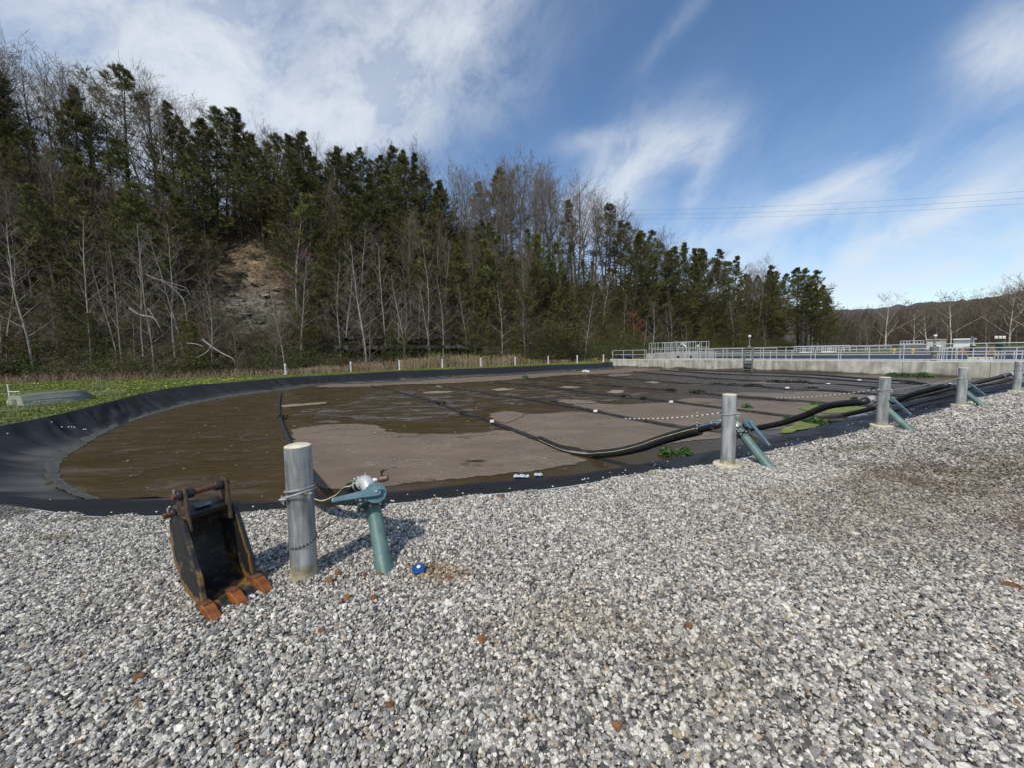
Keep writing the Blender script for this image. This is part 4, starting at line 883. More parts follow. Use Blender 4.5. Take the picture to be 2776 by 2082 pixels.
# ------------------------------------------------------------------ concrete wall, walkway, railings
def conc_mat():
    mt = bpy.data.materials.new('stained concrete'); mt.use_nodes = True; t = mt.node_tree; p = t.nodes['Principled BSDF']; p.inputs['Roughness'].default_value = .9
    tcn = t.nodes.new('ShaderNodeTexCoord'); n1 = t.nodes.new('ShaderNodeTexNoise'); n1.inputs['Scale'].default_value = .9; n1.inputs['Detail'].default_value = 10; n1.inputs['Roughness'].default_value = .65; n1.inputs['Distortion'].default_value = .8
    t.links.new(tcn.outputs['Object'], n1.inputs[0])
    cr = t.nodes.new('ShaderNodeValToRGB'); e = cr.color_ramp.elements; e[0].position = .3; e[0].color = (.24, .235, .195, 1); e[1].position = .72; e[1].color = (.58, .565, .51, 1); x = e.new(.5); x.color = (.39, .38, .335, 1)
    t.links.new(n1.outputs['Fac'], cr.inputs[0])
    mpn = t.nodes.new('ShaderNodeMapping'); mpn.inputs['Scale'].default_value = (2.6, 2.6, .35); t.links.new(tcn.outputs['Object'], mpn.inputs[0])
    n2 = t.nodes.new('ShaderNodeTexNoise'); n2.inputs['Scale'].default_value = 1.2; n2.inputs['Detail'].default_value = 8; t.links.new(mpn.outputs[0], n2.inputs[0])
    cr2 = t.nodes.new('ShaderNodeValToRGB'); e = cr2.color_ramp.elements; e[0].position = .35; e[0].color = (.68, .67, .64, 1); e[1].position = .6; e[1].color = (1.12, 1.12, 1.1, 1); t.links.new(n2.outputs['Fac'], cr2.inputs[0])
    mx = t.nodes.new('ShaderNodeMix'); mx.data_type = 'RGBA'; mx.blend_type = 'MULTIPLY'; mx.inputs[0].default_value = 1; t.links.new(cr.outputs[0], mx.inputs[6]); t.links.new(cr2.outputs[0], mx.inputs[7])
    # dark brown tide stain near the water
    sz = t.nodes.new('ShaderNodeSeparateXYZ'); t.links.new(tcn.outputs['Object'], sz.inputs[0])
    st = t.nodes.new('ShaderNodeMapRange'); st.inputs[1].default_value = WZ + .04; st.inputs[2].default_value = WZ + .16; st.inputs[3].default_value = .85; st.inputs[4].default_value = 0
    n3 = t.nodes.new('ShaderNodeTexNoise'); n3.inputs['Scale'].default_value = .5; t.links.new(tcn.outputs['Object'], n3.inputs[0])
    t.links.new(mth(t, 'SUBTRACT', sz.outputs[2], mth(t, 'MULTIPLY', mth(t, 'SUBTRACT', n3.outputs['Fac'], .45), .6)), st.inputs[0])
    m2 = t.nodes.new('ShaderNodeMix'); m2.data_type = 'RGBA'; t.links.new(st.outputs[0], m2.inputs[0]); t.links.new(mx.outputs[2], m2.inputs[6]); m2.inputs[7].default_value = (.035, .022, .016, 1)
    t.links.new(m2.outputs[2], p.inputs['Base Color'])
    bb = t.nodes.new('ShaderNodeBump'); bb.inputs['Strength'].default_value = .3; bb.inputs['Distance'].default_value = .05; t.links.new(n2.outputs['Fac'], bb.inputs['Height']); t.links.new(bb.outputs[0], p.inputs['Normal'])
    return mt
conc = conc_mat(); conc2 = mat('plain concrete', (.27, .26, .23), (.4, .39, .35), rough=.9, scale=2.5, bump=.2)
def W3(s, o, z): q = wp(s, o); return Vector((q[0], q[1], z))
WD = Vector((*wdir, 0)); WN = Vector((*wnrm, 0)); WR = Matrix((WD, WN, Vector((0, 0, 1)))).transposed()
s0, s1 = wallpt(1654), 41.0
t = thing('retaining_wall', tuple(W3(s0, 0, 0)), 'long stained concrete retaining wall along the far right side of the lagoon', 'wall')
seg = [s0] + [wallpt(x) for x in (2020.5,)] + [wallpt(2041)] + [wallpt(x) for x in (2447, 2511, 2595, 2686)] + [s1]
for k in range(len(seg) - 1):
    a_, b_ = seg[k] + (.008 if k else 0), seg[k + 1] - .008
    MB().box(tuple(W3((a_ + b_) / 2, .15 + (.12 if k == 1 else 0), -.6)), (b_ - a_, .3, 1.8), WR).build('wall_panel', conc, t, bevel=.012)
MB().box(tuple(W3((s0 + s1) / 2, .17, .325)), (s1 - s0, .34, .05), WR).build('coping', mat('pale coping', (.5, .5, .48), (.66, .66, .63), rough=.8, scale=3), t, bevel=.01)
wk = MB().box(tuple(W3((s0 + s1) / 2 + 2, 1.33, .1)), (s1 - s0 - 4, 2.0, .28), WR).build('walkway', conc2); tag(wk, kind='structure')
MB()
def railing(name, label, stations, o, z0, ht, rails=(1.0, .55, .09), r=.024, s_a=None, s_b=None, group='aluminium railings round the basins'):
    s_a = stations[0] if s_a is None else s_a; s_b = stations[-1] if s_b is None else s_b
    t = thing(name, tuple(W3(s_a, o, z0)), label, 'railing', group)
    for q in rails: MB().tube([W3(s_a, o, z0 + ht * q), W3(s_b, o, z0 + ht * q)], r, 8).build('rail', alum, t, smooth=True)
    for s in stations: MB().tube([W3(s, o, z0), W3(s, o, z0 + ht * .985)], r * 1.05, 8).build('post', alum, t, smooth=True)
    return t
fp = [wallpt(x) for x in (1765, 1787, 1824, 1865.5, 1909.6, 1957, 2009, 2066, 2127, 2195, 2270, 2353, 2446.5, 2550, 2670)] + [wallpt(2670) + 1.65, wallpt(2670) + 3.3]
railing('guard_railing', 'long bright aluminium railing along the top of the concrete wall', fp, .17, .35, 1.08)
fr = [fp[1] + 1.7 * k for k in range(22)]
railing('guard_railing', 'second aluminium railing on the far side of the walkway, seen through the first', [s for s in fr if s < 40], 2.2, .24, .9)
# short end railing with rounded corners
sa, sb = wallpt(1657), wallpt(1749); t = thing('end_railing', tuple(W3(sa, .2, .35)), 'short railing with rounded ends at the left end of the wall', 'railing', 'aluminium railings round the basins')
z0, ht = .35, 1.05
MB().tube([Vector(p) for p in crom([W3(sa, .2, z0 + ht * .5), W3(sa, .2, z0 + ht * .86), W3(sa + .12, .2, z0 + ht), W3(sa + .6, .2, z0 + ht), W3((sa + sb) / 2, .2, z0 + ht), W3(sb - .5, .2, z0 + ht), W3(sb - .1, .2, z0 + ht), W3(sb, .2, z0 + ht * .86), W3(sb, .2, z0 + .05)], 6)], .026, 8).build('top_rail', alum, t, smooth=True)
MB().tube([W3(sa, .2, z0 + ht * .5), W3(sb, .2, z0 + ht * .5)], .024, 8).build('mid_rail', alum, t)
for x in (1658, 1687, 1712.5, 1744): s = wallpt(x); MB().tube([W3(s, .2, z0), W3(s, .2, z0 + ht)], .024, 8).build('post', alum, t)
# ladder frame and lamp bollard
s = (wallpt(2019) + wallpt(2042)) / 2; hw = (wallpt(2042) - wallpt(2019)) / 2
t = thing('wall_ladder', tuple(W3(s, -.15, WZ)), 'dull grey steel ladder frame hung over the concrete wall', 'ladder')
for q in (-1, 1): MB().box(tuple(W3(s + q * hw, -.12, .42)), (.09, .14, 2.15), WR).build('stile', dkgalv, t, bevel=.01)
for z in (-.52, -.2, .05, 1.36, 1.44): MB().box(tuple(W3(s, -.16, z)), (2 * hw - .09, .2 if z < .5 else .1, .05), WR).build('rung', dkgalv, t, bevel=.006)
MB().box(tuple(W3(s, -.02, .1)), (2 * hw * .7, .06, .3), WR).build('gate_plate', dkgalv, t)
t = thing('globe_light', tuple(W3(s, .0, 1.47)), 'small white globe on a thin grey pole above the wall ladder', 'light')
MB().tube([W3(s, 0, 1.47), W3(s, 0, 1.52), W3(s, 0, 1.6), W3(s, 0, 2.35)], [.2, .14, .06, .05], 12).build('pole', dkgalv, t, smooth=True)
bm_ = MB(); bm_.tube([W3(s, 0, 2.35), W3(s, 0, 2.38), W3(s, 0, 2.45), W3(s, 0, 2.52), W3(s, 0, 2.56)], [.06, .1, .12, .1, .03], 16); bm_.build('globe', white, t, smooth=True)
# valve pedestal right
s = wallpt(2520); t = thing('valve_pedestal', tuple(W3(s, .9, .24)), 'dark grey actuator pedestal with a white cap behind the railing', 'actuator')
MB().tube([W3(s, .9, .24), W3(s, .9, .85), W3(s, .9, .9), W3(s, .9, 1.25), W3(s, .9, 1.3)], [.13, .13, .2, .22, .1], 14).build('pedestal', dkgalv, t, smooth=True)
MB().tube([W3(s, .9, 1.3), W3(s, .9, 1.95)], .07, 12).build('stem_cover', dkgalv, t, smooth=True); MB().tube([W3(s, .9, 1.95), W3(s, .9, 2.06)], .09, 12).build('cap', white, t)
MB().tube([W3(s - .22, .8, 1.1), W3(s - .32, .8, 1.02), W3(s - .3, .8, .85), W3(s - .18, .8, .8)], .03, 8).build('handwheel', dkgalv, t)
#PART3

# ------------------------------------------------------------------ second basin beyond the walkway
def WB(px, py, o):
    P = vplane(px, py, (*(wall_a + wnrm * o), 0), (*wnrm, 0)); return float(np.dot(P[:2] - wall_a, wdir)), P[2]
navy = mat('dark blue liner', (.011, .012, .016), (.022, .024, .03), rough=.45, scale=1.5, bump=.2)
mb = MB(); bo = [wp(3, 2.3), wp(44, 2.3), wp(52, 60), wp(20, 34), wp(1, 25)]; bi = [wp(6, 2.8), wp(41, 4), wp(47, 52), wp(20, 28), wp(5, 21)]
V = [(x, y, .012) for x, y in bo] + [(x, y, -.78) for x, y in bi]
mb.add(V, [(k, (k + 1) % 5, 5 + (k + 1) % 5, 5 + k) for k in range(5)]); o = mb.build('basin_liner', navy); tag(o, 'dark blue black liner of the second basin seen through the railings', 'pond liner')
flat('yard', [wp(16, 32.2), wp(20, 34.8), wp(52, 61), wp(60, 61), wp(70, 140), wp(10, 120)], [], .006, mat('dark yard surface', (.03, .027, .023), (.075, .066, .055), rough=.95, scale=.3, detail=10))
flat('basin_water', bi, [], -.7, mat('dark basin water', (.008, .009, .011), (.014, .016, .018), rough=.6, scale=2, spec=.1))
G2 = 'plant equipment beyond the wall'
def bpx(name, m, parent, x0, x1, y0, y1, o, dep, bev=.02):
    a, z1 = WB(x0, y0, o); b_, _ = WB(x1, y0, o); _, z0 = WB(x0, y1, o)
    return MB().box(tuple(W3((a + b_) / 2, o + dep / 2, (z0 + z1) / 2)), (abs(b_ - a), dep, z1 - z0), WR).build(name, m, parent, bevel=bev)
def eq(name, px, py, o, label, cat): s, z = WB(px, py, o); return thing(name, tuple(W3(s, o, max(z, 0))), label, cat)
def railpx(label, xs, yt, ym, yb, o, r=.028, dep=0):
    s0_, zt = WB(xs[0], yt, o); _, zm = WB(xs[0], ym, o); _, zb = WB(xs[0], yb, o); s1_, _ = WB(xs[-1], yt, o)
    t = thing('platform_railing', tuple(W3(s0_, o, zb)), label, 'railing', 'aluminium railings round the basins')
    for oo in ([o] if not dep else [o, o + dep]):
        for z in (zt, zm): MB().tube([W3(s0_, oo, z), W3(s1_, oo, z)], r, 8).build('rail', alum, t)
        for x in xs: s_, _ = WB(x, yt, o); MB().tube([W3(s_, oo, zb), W3(s_, oo, zt)], r, 8).build('post', alum, t)
    return t
t = eq('concrete_block', 1763, 973, .5, 'small concrete block on the wall top beside the rounded end railing', 'concrete block'); bpx('block', conc2, t, 1752, 1775, 957, 973.5, .5, .8)
t = eq('concrete_tank', 1830, 974, 5, 'low concrete tank under the raised platform railing', 'tank'); bpx('tank_wall', conc2, t, 1776, 1889, 955, 976, 5, 3.5)
for x in (1836, 1870): bpx('pipe_opening', blk, t, x, x + 5, 962, 970, 4.97, .1)
railpx('raised white railing on the platform behind the left end of the wall', [1760, 1766.5, 1776, 1784, 1803, 1808, 1817, 1824, 1835, 1850, 1861, 1866, 1879, 1886], 929, 943, 957, 5.3, dep=2.6)
t = eq('platform_machine', 1850, 955, 6, 'grey drive motor and hoop sticking up from the raised platform', 'machine'); bpx('motor', dkgalv, t, 1827, 1833, 924, 940, 6, .5); bpx('gearbox', conc2, t, 1843, 1855, 927, 933, 6.2, .5)
s_, z_ = WB(1849, 950, 6.2); MB().tube([W3(s_ - .6, 6.2, z_ - .2), W3(s_ - .5, 6.2, z_ + .5), W3(s_ - .2, 6.2, z_ + .8), W3(s_ + .2, 6.2, z_ + .8), W3(s_ + .5, 6.2, z_ + .5), W3(s_ + .6, 6.2, z_ - .2)], .05, 8).build('hoop', alum, t)
t = eq('post_lamp', 1890, 945, 4, 'small cream lamp head on a short post right of the raised platform', 'lamp'); bpx('lamp_head', creamcap, t, 1888.5, 1892.5, 933, 940, 4, .25); bpx('lamp_post', alum, t, 1890, 1891, 940, 975, 4.1, .06)
railpx('low railing beyond the walkway between the platform and the ladder', [1890, 1924, 1928, 1933, 1971, 2012, 2062, 2106], 946, 956, 974, 6)
railpx('distant white railing on the grass behind the ladder, right of the green strip', [2153, 2160, 2178, 2183, 2200, 2205, 2215, 2228, 2232, 2238, 2244, 2250, 2267, 2287], 938, 944, 953, 15, r=.03, dep=1.5)
t = eq('white_platform', 2200, 952, 14, 'pale flat platform slab under the distant white railing', 'platform'); bpx('slab', white, t, 2167, 2190, 953, 955, 14, 1.5); bpx('ramp', white, t, 2225, 2258, 951.5, 954, 14, 1)
railpx('second distant railing right of the white railing', [2290, 2305, 2322, 2346, 2352, 2384, 2416], 939, 946, 953, 13)
for x, lb in ((2424, 'yellow hydrant post, left of two behind the railing'), (2475, 'yellow hydrant post, right of two behind the railing')):
    s_, zt = WB(x, 943, 9); _, zb = WB(x, 957, 9); t = thing('yellow_hydrant', tuple(W3(s_, 9, zb)), lb, 'hydrant', 'yellow hydrant posts')
    ym = mat('hydrant yellow', (.55, .38, .05), (.7, .52, .1), rough=.5)
    MB().tube([W3(s_, 9, zb), W3(s_, 9, zb + (zt - zb) * .5), W3(s_, 9, zb + (zt - zb) * .55), W3(s_, 9, zb + (zt - zb) * .85), W3(s_, 9, zt)], [.08, .08, .13, .13, .05], 12).build('barrel', ym, t, smooth=True)
t = eq('grey_tank', 2470, 945, 12, 'dark grey equipment skid with a small railing frame on top', 'equipment skid'); bpx('skid_body', dkgalv, t, 2438, 2512, 932, 952, 12, 2.5)
railpx('small railing frame on top of the grey skid', [2441, 2450, 2459, 2466, 2479, 2487, 2496, 2504], 923.5, 931, 933, 12.2, r=.03)
t = eq('concrete_vault', 2531, 950, 10, 'tall pale concrete box rising above the railing', 'vault'); bpx('vault_body', mat('pale cast concrete', (.46, .44, .38), (.6, .57, .5), rough=.8, scale=3), t, 2512, 2550, 920, 950, 10, 1.8); bpx('vault_rim', creamcap, t, 2511.5, 2551, 919, 921, 9.9, 2)
t = eq('white_cabinet', 2607, 940, 9, 'white lidded cabinet rising above the railing', 'cabinet'); bpx('cabinet_body', white, t, 2585, 2629, 920, 940, 9, 1.6); bpx('lid', mat('white lid', (.8, .8, .8), (.85, .85, .85), rough=.5), t, 2583, 2632, 917.5, 920.5, 8.8, 2)
t = eq('white_duct', 2570, 938, 8, 'low white ducts in front of the white cabinet', 'duct'); bpx('duct', white, t, 2537, 2552, 934, 940, 8, .8); bpx('duct', white, t, 2590, 2642, 934, 937, 8, .5); bpx('duct', white, t, 2565, 2610, 941, 943, 7.9, .5)
t = eq('dark_mast', 2634, 955, 7, 'dark grey mast with a bracket right of the white cabinet', 'mast'); bpx('mast', dkgalv, t, 2631, 2637, 911, 955, 7, .25); bpx('bracket', dkgalv, t, 2637, 2641.5, 913, 918, 7, .2); bpx('junction_box', blk, t, 2630, 2641, 936, 952, 6.9, .3)
t = eq('light_tower', 2712, 950, 8, 'green mobile light tower with three square lamps in a row', 'light tower')
dg = mat('dark green enamel', (.008, .03, .02), (.012, .05, .035), rough=.4); bpx('tower_body', dg, t, 2700, 2721, 923, 940, 8, .8, .04); bpx('tower_base', dg, t, 2704, 2716, 940, 955, 8, .6); bpx('lamp_bar', blk, t, 2697, 2725, 918.5, 920, 8.1, .1)
for x in (2700.5, 2711.5, 2721.5):
    lh = bpx('floodlight', white, t, x - 4.2, x + 4.2, 909.5, 918, 8, .2, .02); bpx('lens', mat('cream lens', (.7, .66, .48), (.78, .74, .55), rough=.3), lh, x - 2.8, x + 2.8, 911, 916.5, 7.97, .03, 0)
t = eq('low_concrete_curb', 2655, 976, 3, 'low tan concrete curb block with two small dark holes behind the railing', 'concrete block'); bpx('curb', creamcap, t, 2622, 2690, 967, 979, 3, .5)
for x in (2649, 2680): bpx('hole', blk, t, x, x + 4, 970, 974, 2.98, .05, 0)
wood = mat('tan timber', (.3, .17, .06), (.45, .28, .12), rough=.8, scale=6)
for x, lb in ((2608, 'tan wooden trestle left of the dark mast'), (2688, 'tan wooden trestle left of the green light tower')):
    s_, zt = WB(x, 942, 3.6); _, zb = WB(x, 967, 3.6); t = thing('wooden_trestle', tuple(W3(s_, 3.6, zb)), lb, 'trestle', 'wooden trestles')
    for a_, b_ in ((-.25, 0), (.3, .02)): MB().tube([W3(s_ + a_, 3.6, zb), W3(s_ + b_, 3.65, zt)], .03, 6).build('leg', wood, t)
    MB().tube([W3(s_ - .12, 3.62, zb + (zt - zb) * .45), W3(s_ + .15, 3.62, zb + (zt - zb) * .45)], .02, 6).build('crossbar', wood, t)
railpx('low aluminium railing in front of the white cabinet', [2543, 2548, 2560, 2568, 2582, 2592, 2596, 2610], 943, 952, 975, 4.5)
railpx('low aluminium railing in front of the green light tower', [2698, 2707, 2716, 2724, 2750, 2772, 2800], 951, 960, 972, 4.5)
t = eq('red_pipe', 2530, 974, 3, 'low reddish pipe on the walkway by the grey pedestal', 'pipe'); bpx('pipe_run', mat('reddish pipe', (.4, .15, .12), (.5, .22, .18), rough=.6), t, 2495, 2545, 973, 975.5, 3, .15)
# quad bike
c = g(1696, 972.5); t = thing('quad_bike', tuple(c), 'dark blue quad bike parked behind the rounded end railing', 'quad bike')
qb = mat('dark blue plastic', (.02, .04, .09), (.03, .06, .13), rough=.35); C0 = Vector(c)
for dx in (-.62, .62):
    for dy in (-.4, .4):
        MB().tube([C0 + Vector((dx, dy - .11, .3)), C0 + Vector((dx, dy - .08, .3)), C0 + Vector((dx, dy + .08, .3)), C0 + Vector((dx, dy + .11, .3))], [.24, .3, .3, .24], 18).build('wheel', blk, t, smooth=True)
MB().prism([(-.95, .55), (-.9, .8), (-.35, .85), (.0, .72), (.3, .98), (.55, .92), (.95, .78), (.95, .55), (.4, .42), (-.4, .42)], C0 + Vector((0, -.28, 0)), (1, 0, 0), (0, 0, 1), (0, 1, 0), .56).build('body', qb, t, bevel=.05)
MB().prism([(-.75, .83), (-.7, .95), (.1, .9), (.12, .8)], C0 + Vector((0, -.17, 0)), (1, 0, 0), (0, 0, 1), (0, 1, 0), .34).build('seat', blk, t, bevel=.03)
MB().tube([C0 + Vector((.3, 0, .9)), C0 + Vector((.22, 0, 1.15)), C0 + Vector((.15, -.35, 1.2))], .025, 8).build('handlebar', blk, t); MB().tube([C0 + Vector((.22, 0, 1.15)), C0 + Vector((.15, .35, 1.2))], .025, 8).build('handlebar', blk, t)
MB().box(tuple(C0 + Vector((-.75, 0, .9))), (.45, .6, .03)).build('rack', blk, t)

# power lines and a distant pole
for k, (ya, yb) in enumerate(((566, 508), (579, 527), (590, 543))):
    P, Q = Vector(atdepth(1600, ya + 1, 120)), Vector(atdepth(2950, yb - 4, 70)); mb = MB(); mb.tube([P.lerp(Q, q / 30) - Vector((0, 0, 1.2 * 4 * (q / 30) * (1 - q / 30))) for q in range(31)], .015, 5)
    tag(mb.build('power_line', blk), 'thin %s power line wire crossing the sky at right' % ('upper', 'middle', 'lower')[k], 'wire', 'power line wires')
c = atdepth(2378, 935, 150); t = thing('utility_pole', (c[0], c[1], 0), 'slim grey utility pole among the far trees at right', 'pole'); MB().tube([(c[0], c[1], 0), (c[0], c[1], 9.5)], [.16, .1], 8).build('pole_shaft', mat('grey timber', (.2, .18, .15), (.3, .27, .23)), t); MB().box((c[0], c[1], 8.8), (1.8, .12, .12)).build('crossarm', MATS['grey timber'], t)

# ------------------------------------------------------------------ wooded hill
foot = [np.array([-95., -25.]), np.array([-62., 13.])] + [g(*p)[:2] for p in ((0, 1037), (362, 1027), (760, 1014), (1083, 999.5), (1400, 986.5))] + [np.array([14.5, 59.]), np.array([40., 88.]), np.array([78., 118.]), np.array([112., 146.]), np.array([126., 190.]), np.array([120., 260.])]
FT = np.array(crom(foot, 14)); fs = np.concatenate([[0], np.cumsum(np.hypot(*np.diff(FT, axis=0).T))])
NS = 460; ss = np.linspace(0, fs[-1], NS); fxy = np.stack([np.interp(ss, fs, FT[:, 0]), np.interp(ss, fs, FT[:, 1])], 1)
tg = np.gradient(fxy, axis=0)
for _ in range(25): tg[1:-1] = (tg[:-2] + tg[1:-1] + tg[2:]) / 3
tg /= np.linalg.norm(tg, axis=1)[:, None]; nn_ = np.stack([-tg[:, 1], tg[:, 0]], 1)
def hscale(x): return float(np.interp(x, [-60, -10, 0, 14, 40, 80, 112, 126], [1.08, 1.0, .95, .92, .74, .55, .42, .3]))
def prof_(d): return float(np.interp(d, [-2, 0, 2, 5, 14, 24, 34, 50, 90], [-.25, .02, .5, 2.6, 11.5, 19, 23.5, 27, 30]))
SCAR = None
def hpt(s, d):
    i = s / fs[-1] * (NS - 1); i0 = int(min(max(i, 0), NS - 2)); k = i - i0
    b_ = fxy[i0] * (1 - k) + fxy[i0 + 1] * k; n_ = nn_[i0] * (1 - k) + nn_[i0 + 1] * k; p = b_ + n_ * d
    z = prof_(d) * hscale(b_[0]); nzv = mnoise.noise(Vector((p[0] * .12, p[1] * .12, 0))) * 1.1 + mnoise.noise(Vector((p[0] * .5, p[1] * .5, 4))) * .35
    return np.array([p[0], p[1], z + nzv * min(max(d, 0) / 5, 1) * hscale(b_[0])])
DD = np.concatenate([np.linspace(-2, 30, 110), np.linspace(31, 90, 18)])
HV = np.array([[hpt(s, d) for d in DD] for s in ss]); nD = len(DD)
# bare earth scar: real colours of clay and shale
hc = np.zeros((NS, nD, 3))
for i in range(NS):
    for j in range(nD):
        p = HV[i, j]; px, py = proj(p) if p[1] > 1 else (-999, 0)
        n1 = mnoise.noise(Vector(p * .35)); n2 = mnoise.noise(Vector(p * 1.3))
        base = np.array([.036, .027, .018]) * (1 + .5 * n2) + np.array([.012, .004, 0]) * n1
        if -21 < p[0] < -11 or True:
            e_ = ((px - 668 - (py - 780) * .25) / (112 + (py - 700) * .1)) ** 2 + ((py - 772) / 135) ** 2 + .85 * n2 + .45 * n1
            if p[1] > 25 and e_ < 1:
                clay = np.array([.13, .1, .062]); sh = np.array([.115, .107, .097]); k = min(max((py - 740) / 80 + n2 * .9, 0), 1)
                w = min(1, (1 - e_) * 3.5); base = base * (1 - w) + (clay * (1 - k) + sh * k) * (1 + .5 * n2) * w
        hc[i, j] = np.clip(base, .01, 1)
idx = np.arange(NS * nD).reshape(NS, nD); Fq = np.stack([idx[:-1, :-1], idx[1:, :-1], idx[1:, 1:], idx[:-1, 1:]], -1).reshape(-1, 4)
for i in range(NS):
    for j in range(nD):
        p = HV[i, j]
        if p[1] > 25 and DD[j] < 24:
            px, py = proj(p); w = max(0, 1.15 - ((px - 668) / 150) ** 2 - ((py - 775) / 165) ** 2)
            if w > 0:
                v_ = Vector(p); r1 = abs(mnoise.noise(Vector((p[0] * .7, p[1] * .5, p[2] * .9)))); r2 = mnoise.noise(Vector((p[0] * 2.1, 3, p[2] * 2.6))); tr = (p[2] * 1.1 + .6 * mnoise.noise(Vector((p[0] * .4, 9, 0)))) % 1.0
                HV[i, j, 1] += min(w, 1) * (1.7 * (r1 - .25) + .45 * r2 + .55 * (tr - .5)); HV[i, j, 2] += min(w, 1) * .3 * r2
                if w > .2: hc[i, j] *= (.7 + 1.1 * r1) * (1 + .5 * r2) * (1.25 if tr < .12 else 1)
hill = npmesh('hill', HV.reshape(-1, 3), Fq, mat('leaf litter and earth', (.4, .4, .42), (1.6, 1.5, 1.35), rough=.95, scale=2.6, detail=12, attr='Col', bump=1.0, bscale=5), cols=hc.reshape(-1, 3), smooth=True); tag(hill, kind='structure')

# ------------------------------------------------------------------ tree builders
def tubes(segs, sides=3):
    A = np.array([s[0] for s in segs]); B = np.array([s[1] for s in segs]); ra = np.array([s[2] for s in segs]); rb = np.array([s[3] for s in segs])
    D = B - A; D /= np.linalg.norm(D, axis=1)[:, None] + 1e-9; U = np.where(np.abs(D[:, 2:3]) < .9, np.array([[0, 0, 1.]]), np.array([[1., 0, 0]])); P = np.cross(D, U); P /= np.linalg.norm(P, axis=1)[:, None]; Q = np.cross(D, P)
    V = []
    for R_, C_ in ((ra, A), (rb, B)):
        for k in range(sides):
            t = 2 * pi * k / sides; V.append(C_ + (P * cos(t) + Q * sin(t)) * R_[:, None])
    V = np.stack(V, 1); n = len(segs); base = np.arange(n)[:, None] * (2 * sides)
    Fq = np.concatenate([base + np.array([[k, (k + 1) % sides, sides + (k + 1) % sides, sides + k]]) for k in range(sides)], 0)
    return V.reshape(-1, 3), Fq
def rv(rg): v = rg.normal(size=3); return v / np.linalg.norm(v)
def grow(rg, p, d, L, r, lvl, maxl, out, nchild, spread, trop, steps=4, rmin=.011):
    pts = [(p, r)]; q = p.copy(); dd = d.copy()
    for k in range(steps):
        dd = dd + rv(rg) * (.11 + .03 * lvl) + np.array([0, 0, trop]); dd /= np.linalg.norm(dd); q2 = q + dd * L / steps
        r2 = max(r * (1 - .62 * (k + 1) / steps), rmin); out[lvl].append((q, q2, max(r * (1 - .62 * k / steps), rmin), r2)); q = q2; pts.append((q, r2))
    if lvl >= maxl: return
    for c in range(nchild[lvl]):
        t_ = rg.uniform(.25, 1.0); k = min(int(t_ * steps), steps - 1); a, b_ = pts[k], pts[k + 1]; w = t_ * steps - k; w = min(w, 1)
        s = a[0] * (1 - w) + b_[0] * w; rr = (a[1] * (1 - w) + b_[1] * w) * .55
        side = np.cross(dd, rv(rg)); side /= np.linalg.norm(side); nd = dd * (1 - spread) + side * spread + np.array([0, 0, trop * 1.5]); nd /= np.linalg.norm(nd)
        grow(rg, s, nd, L * rg.uniform(.38, .62), rr, lvl + 1, maxl, out, nchild, spread, trop, 3, rmin)
def bare_tree(name, seed, Ht, r0, m, mt, first=.35, nb=16, nchild=(0, 5, 4, 3), spread=.55, trop=.10, bl=.32, rmin=.011, fork=False):
    rg = np.random.default_rng(seed); out = [[] for _ in range(5)]; p = np.zeros(3); p[2] = -.4; dd = np.array([rg.normal() * .04, rg.normal() * .04, 1.]); steps = 12; trunk = []; pts = [(p.copy(), r0)]
    for k in range(steps):
        dd = dd + rv(rg) * .05; dd[2] = max(dd[2], .85); dd /= np.linalg.norm(dd); q = p + dd * Ht / steps; ra = r0 * (1 - .93 * (k / steps)) ** .9 + .008; rb = r0 * (1 - .93 * ((k + 1) / steps)) ** .9 + .008
        trunk.append((p, q, ra, rb)); p = q; pts.append((p.copy(), rb))
    for c in range(nb):
        t_ = first + (1 - first) * (c + rg.random()) / nb; k = min(int(t_ * steps), steps - 1); w = t_ * steps - k; s = pts[k][0] * (1 - w) + pts[k + 1][0] * w; rr = (pts[k][1] * (1 - w) + pts[k + 1][1] * w) * .42
        a = c * 2.4 + rg.random(); nd = np.array([cos(a) * spread, sin(a) * spread, .55 + .5 * t_]); nd /= np.linalg.norm(nd)
        L = Ht * bl * (1.15 - .75 * abs(t_ - first - .15)) * rg.uniform(.7, 1.2) * (1 if t_ < .85 else .7)
        grow(rg, s, nd, L, rr, 1, 3, out, nchild, .52, trop, 4, rmin)
    V1, F1 = tubes(trunk, 7); V2, F2 = tubes(out[1], 5); V3, F3 = tubes([s for l in out[2:] for s in l], 3)
    tv = np.concatenate([V1, V2]); tf = np.concatenate([F1, F2 + len(V1)])
    me1 = npmesh('trunk', tv, tf, m, smooth=True); me2 = npmesh('crown', V3, F3, mt); r = (me1.data, me2.data)
    bpy.data.objects.remove(me1); bpy.data.objects.remove(me2); return r, Ht
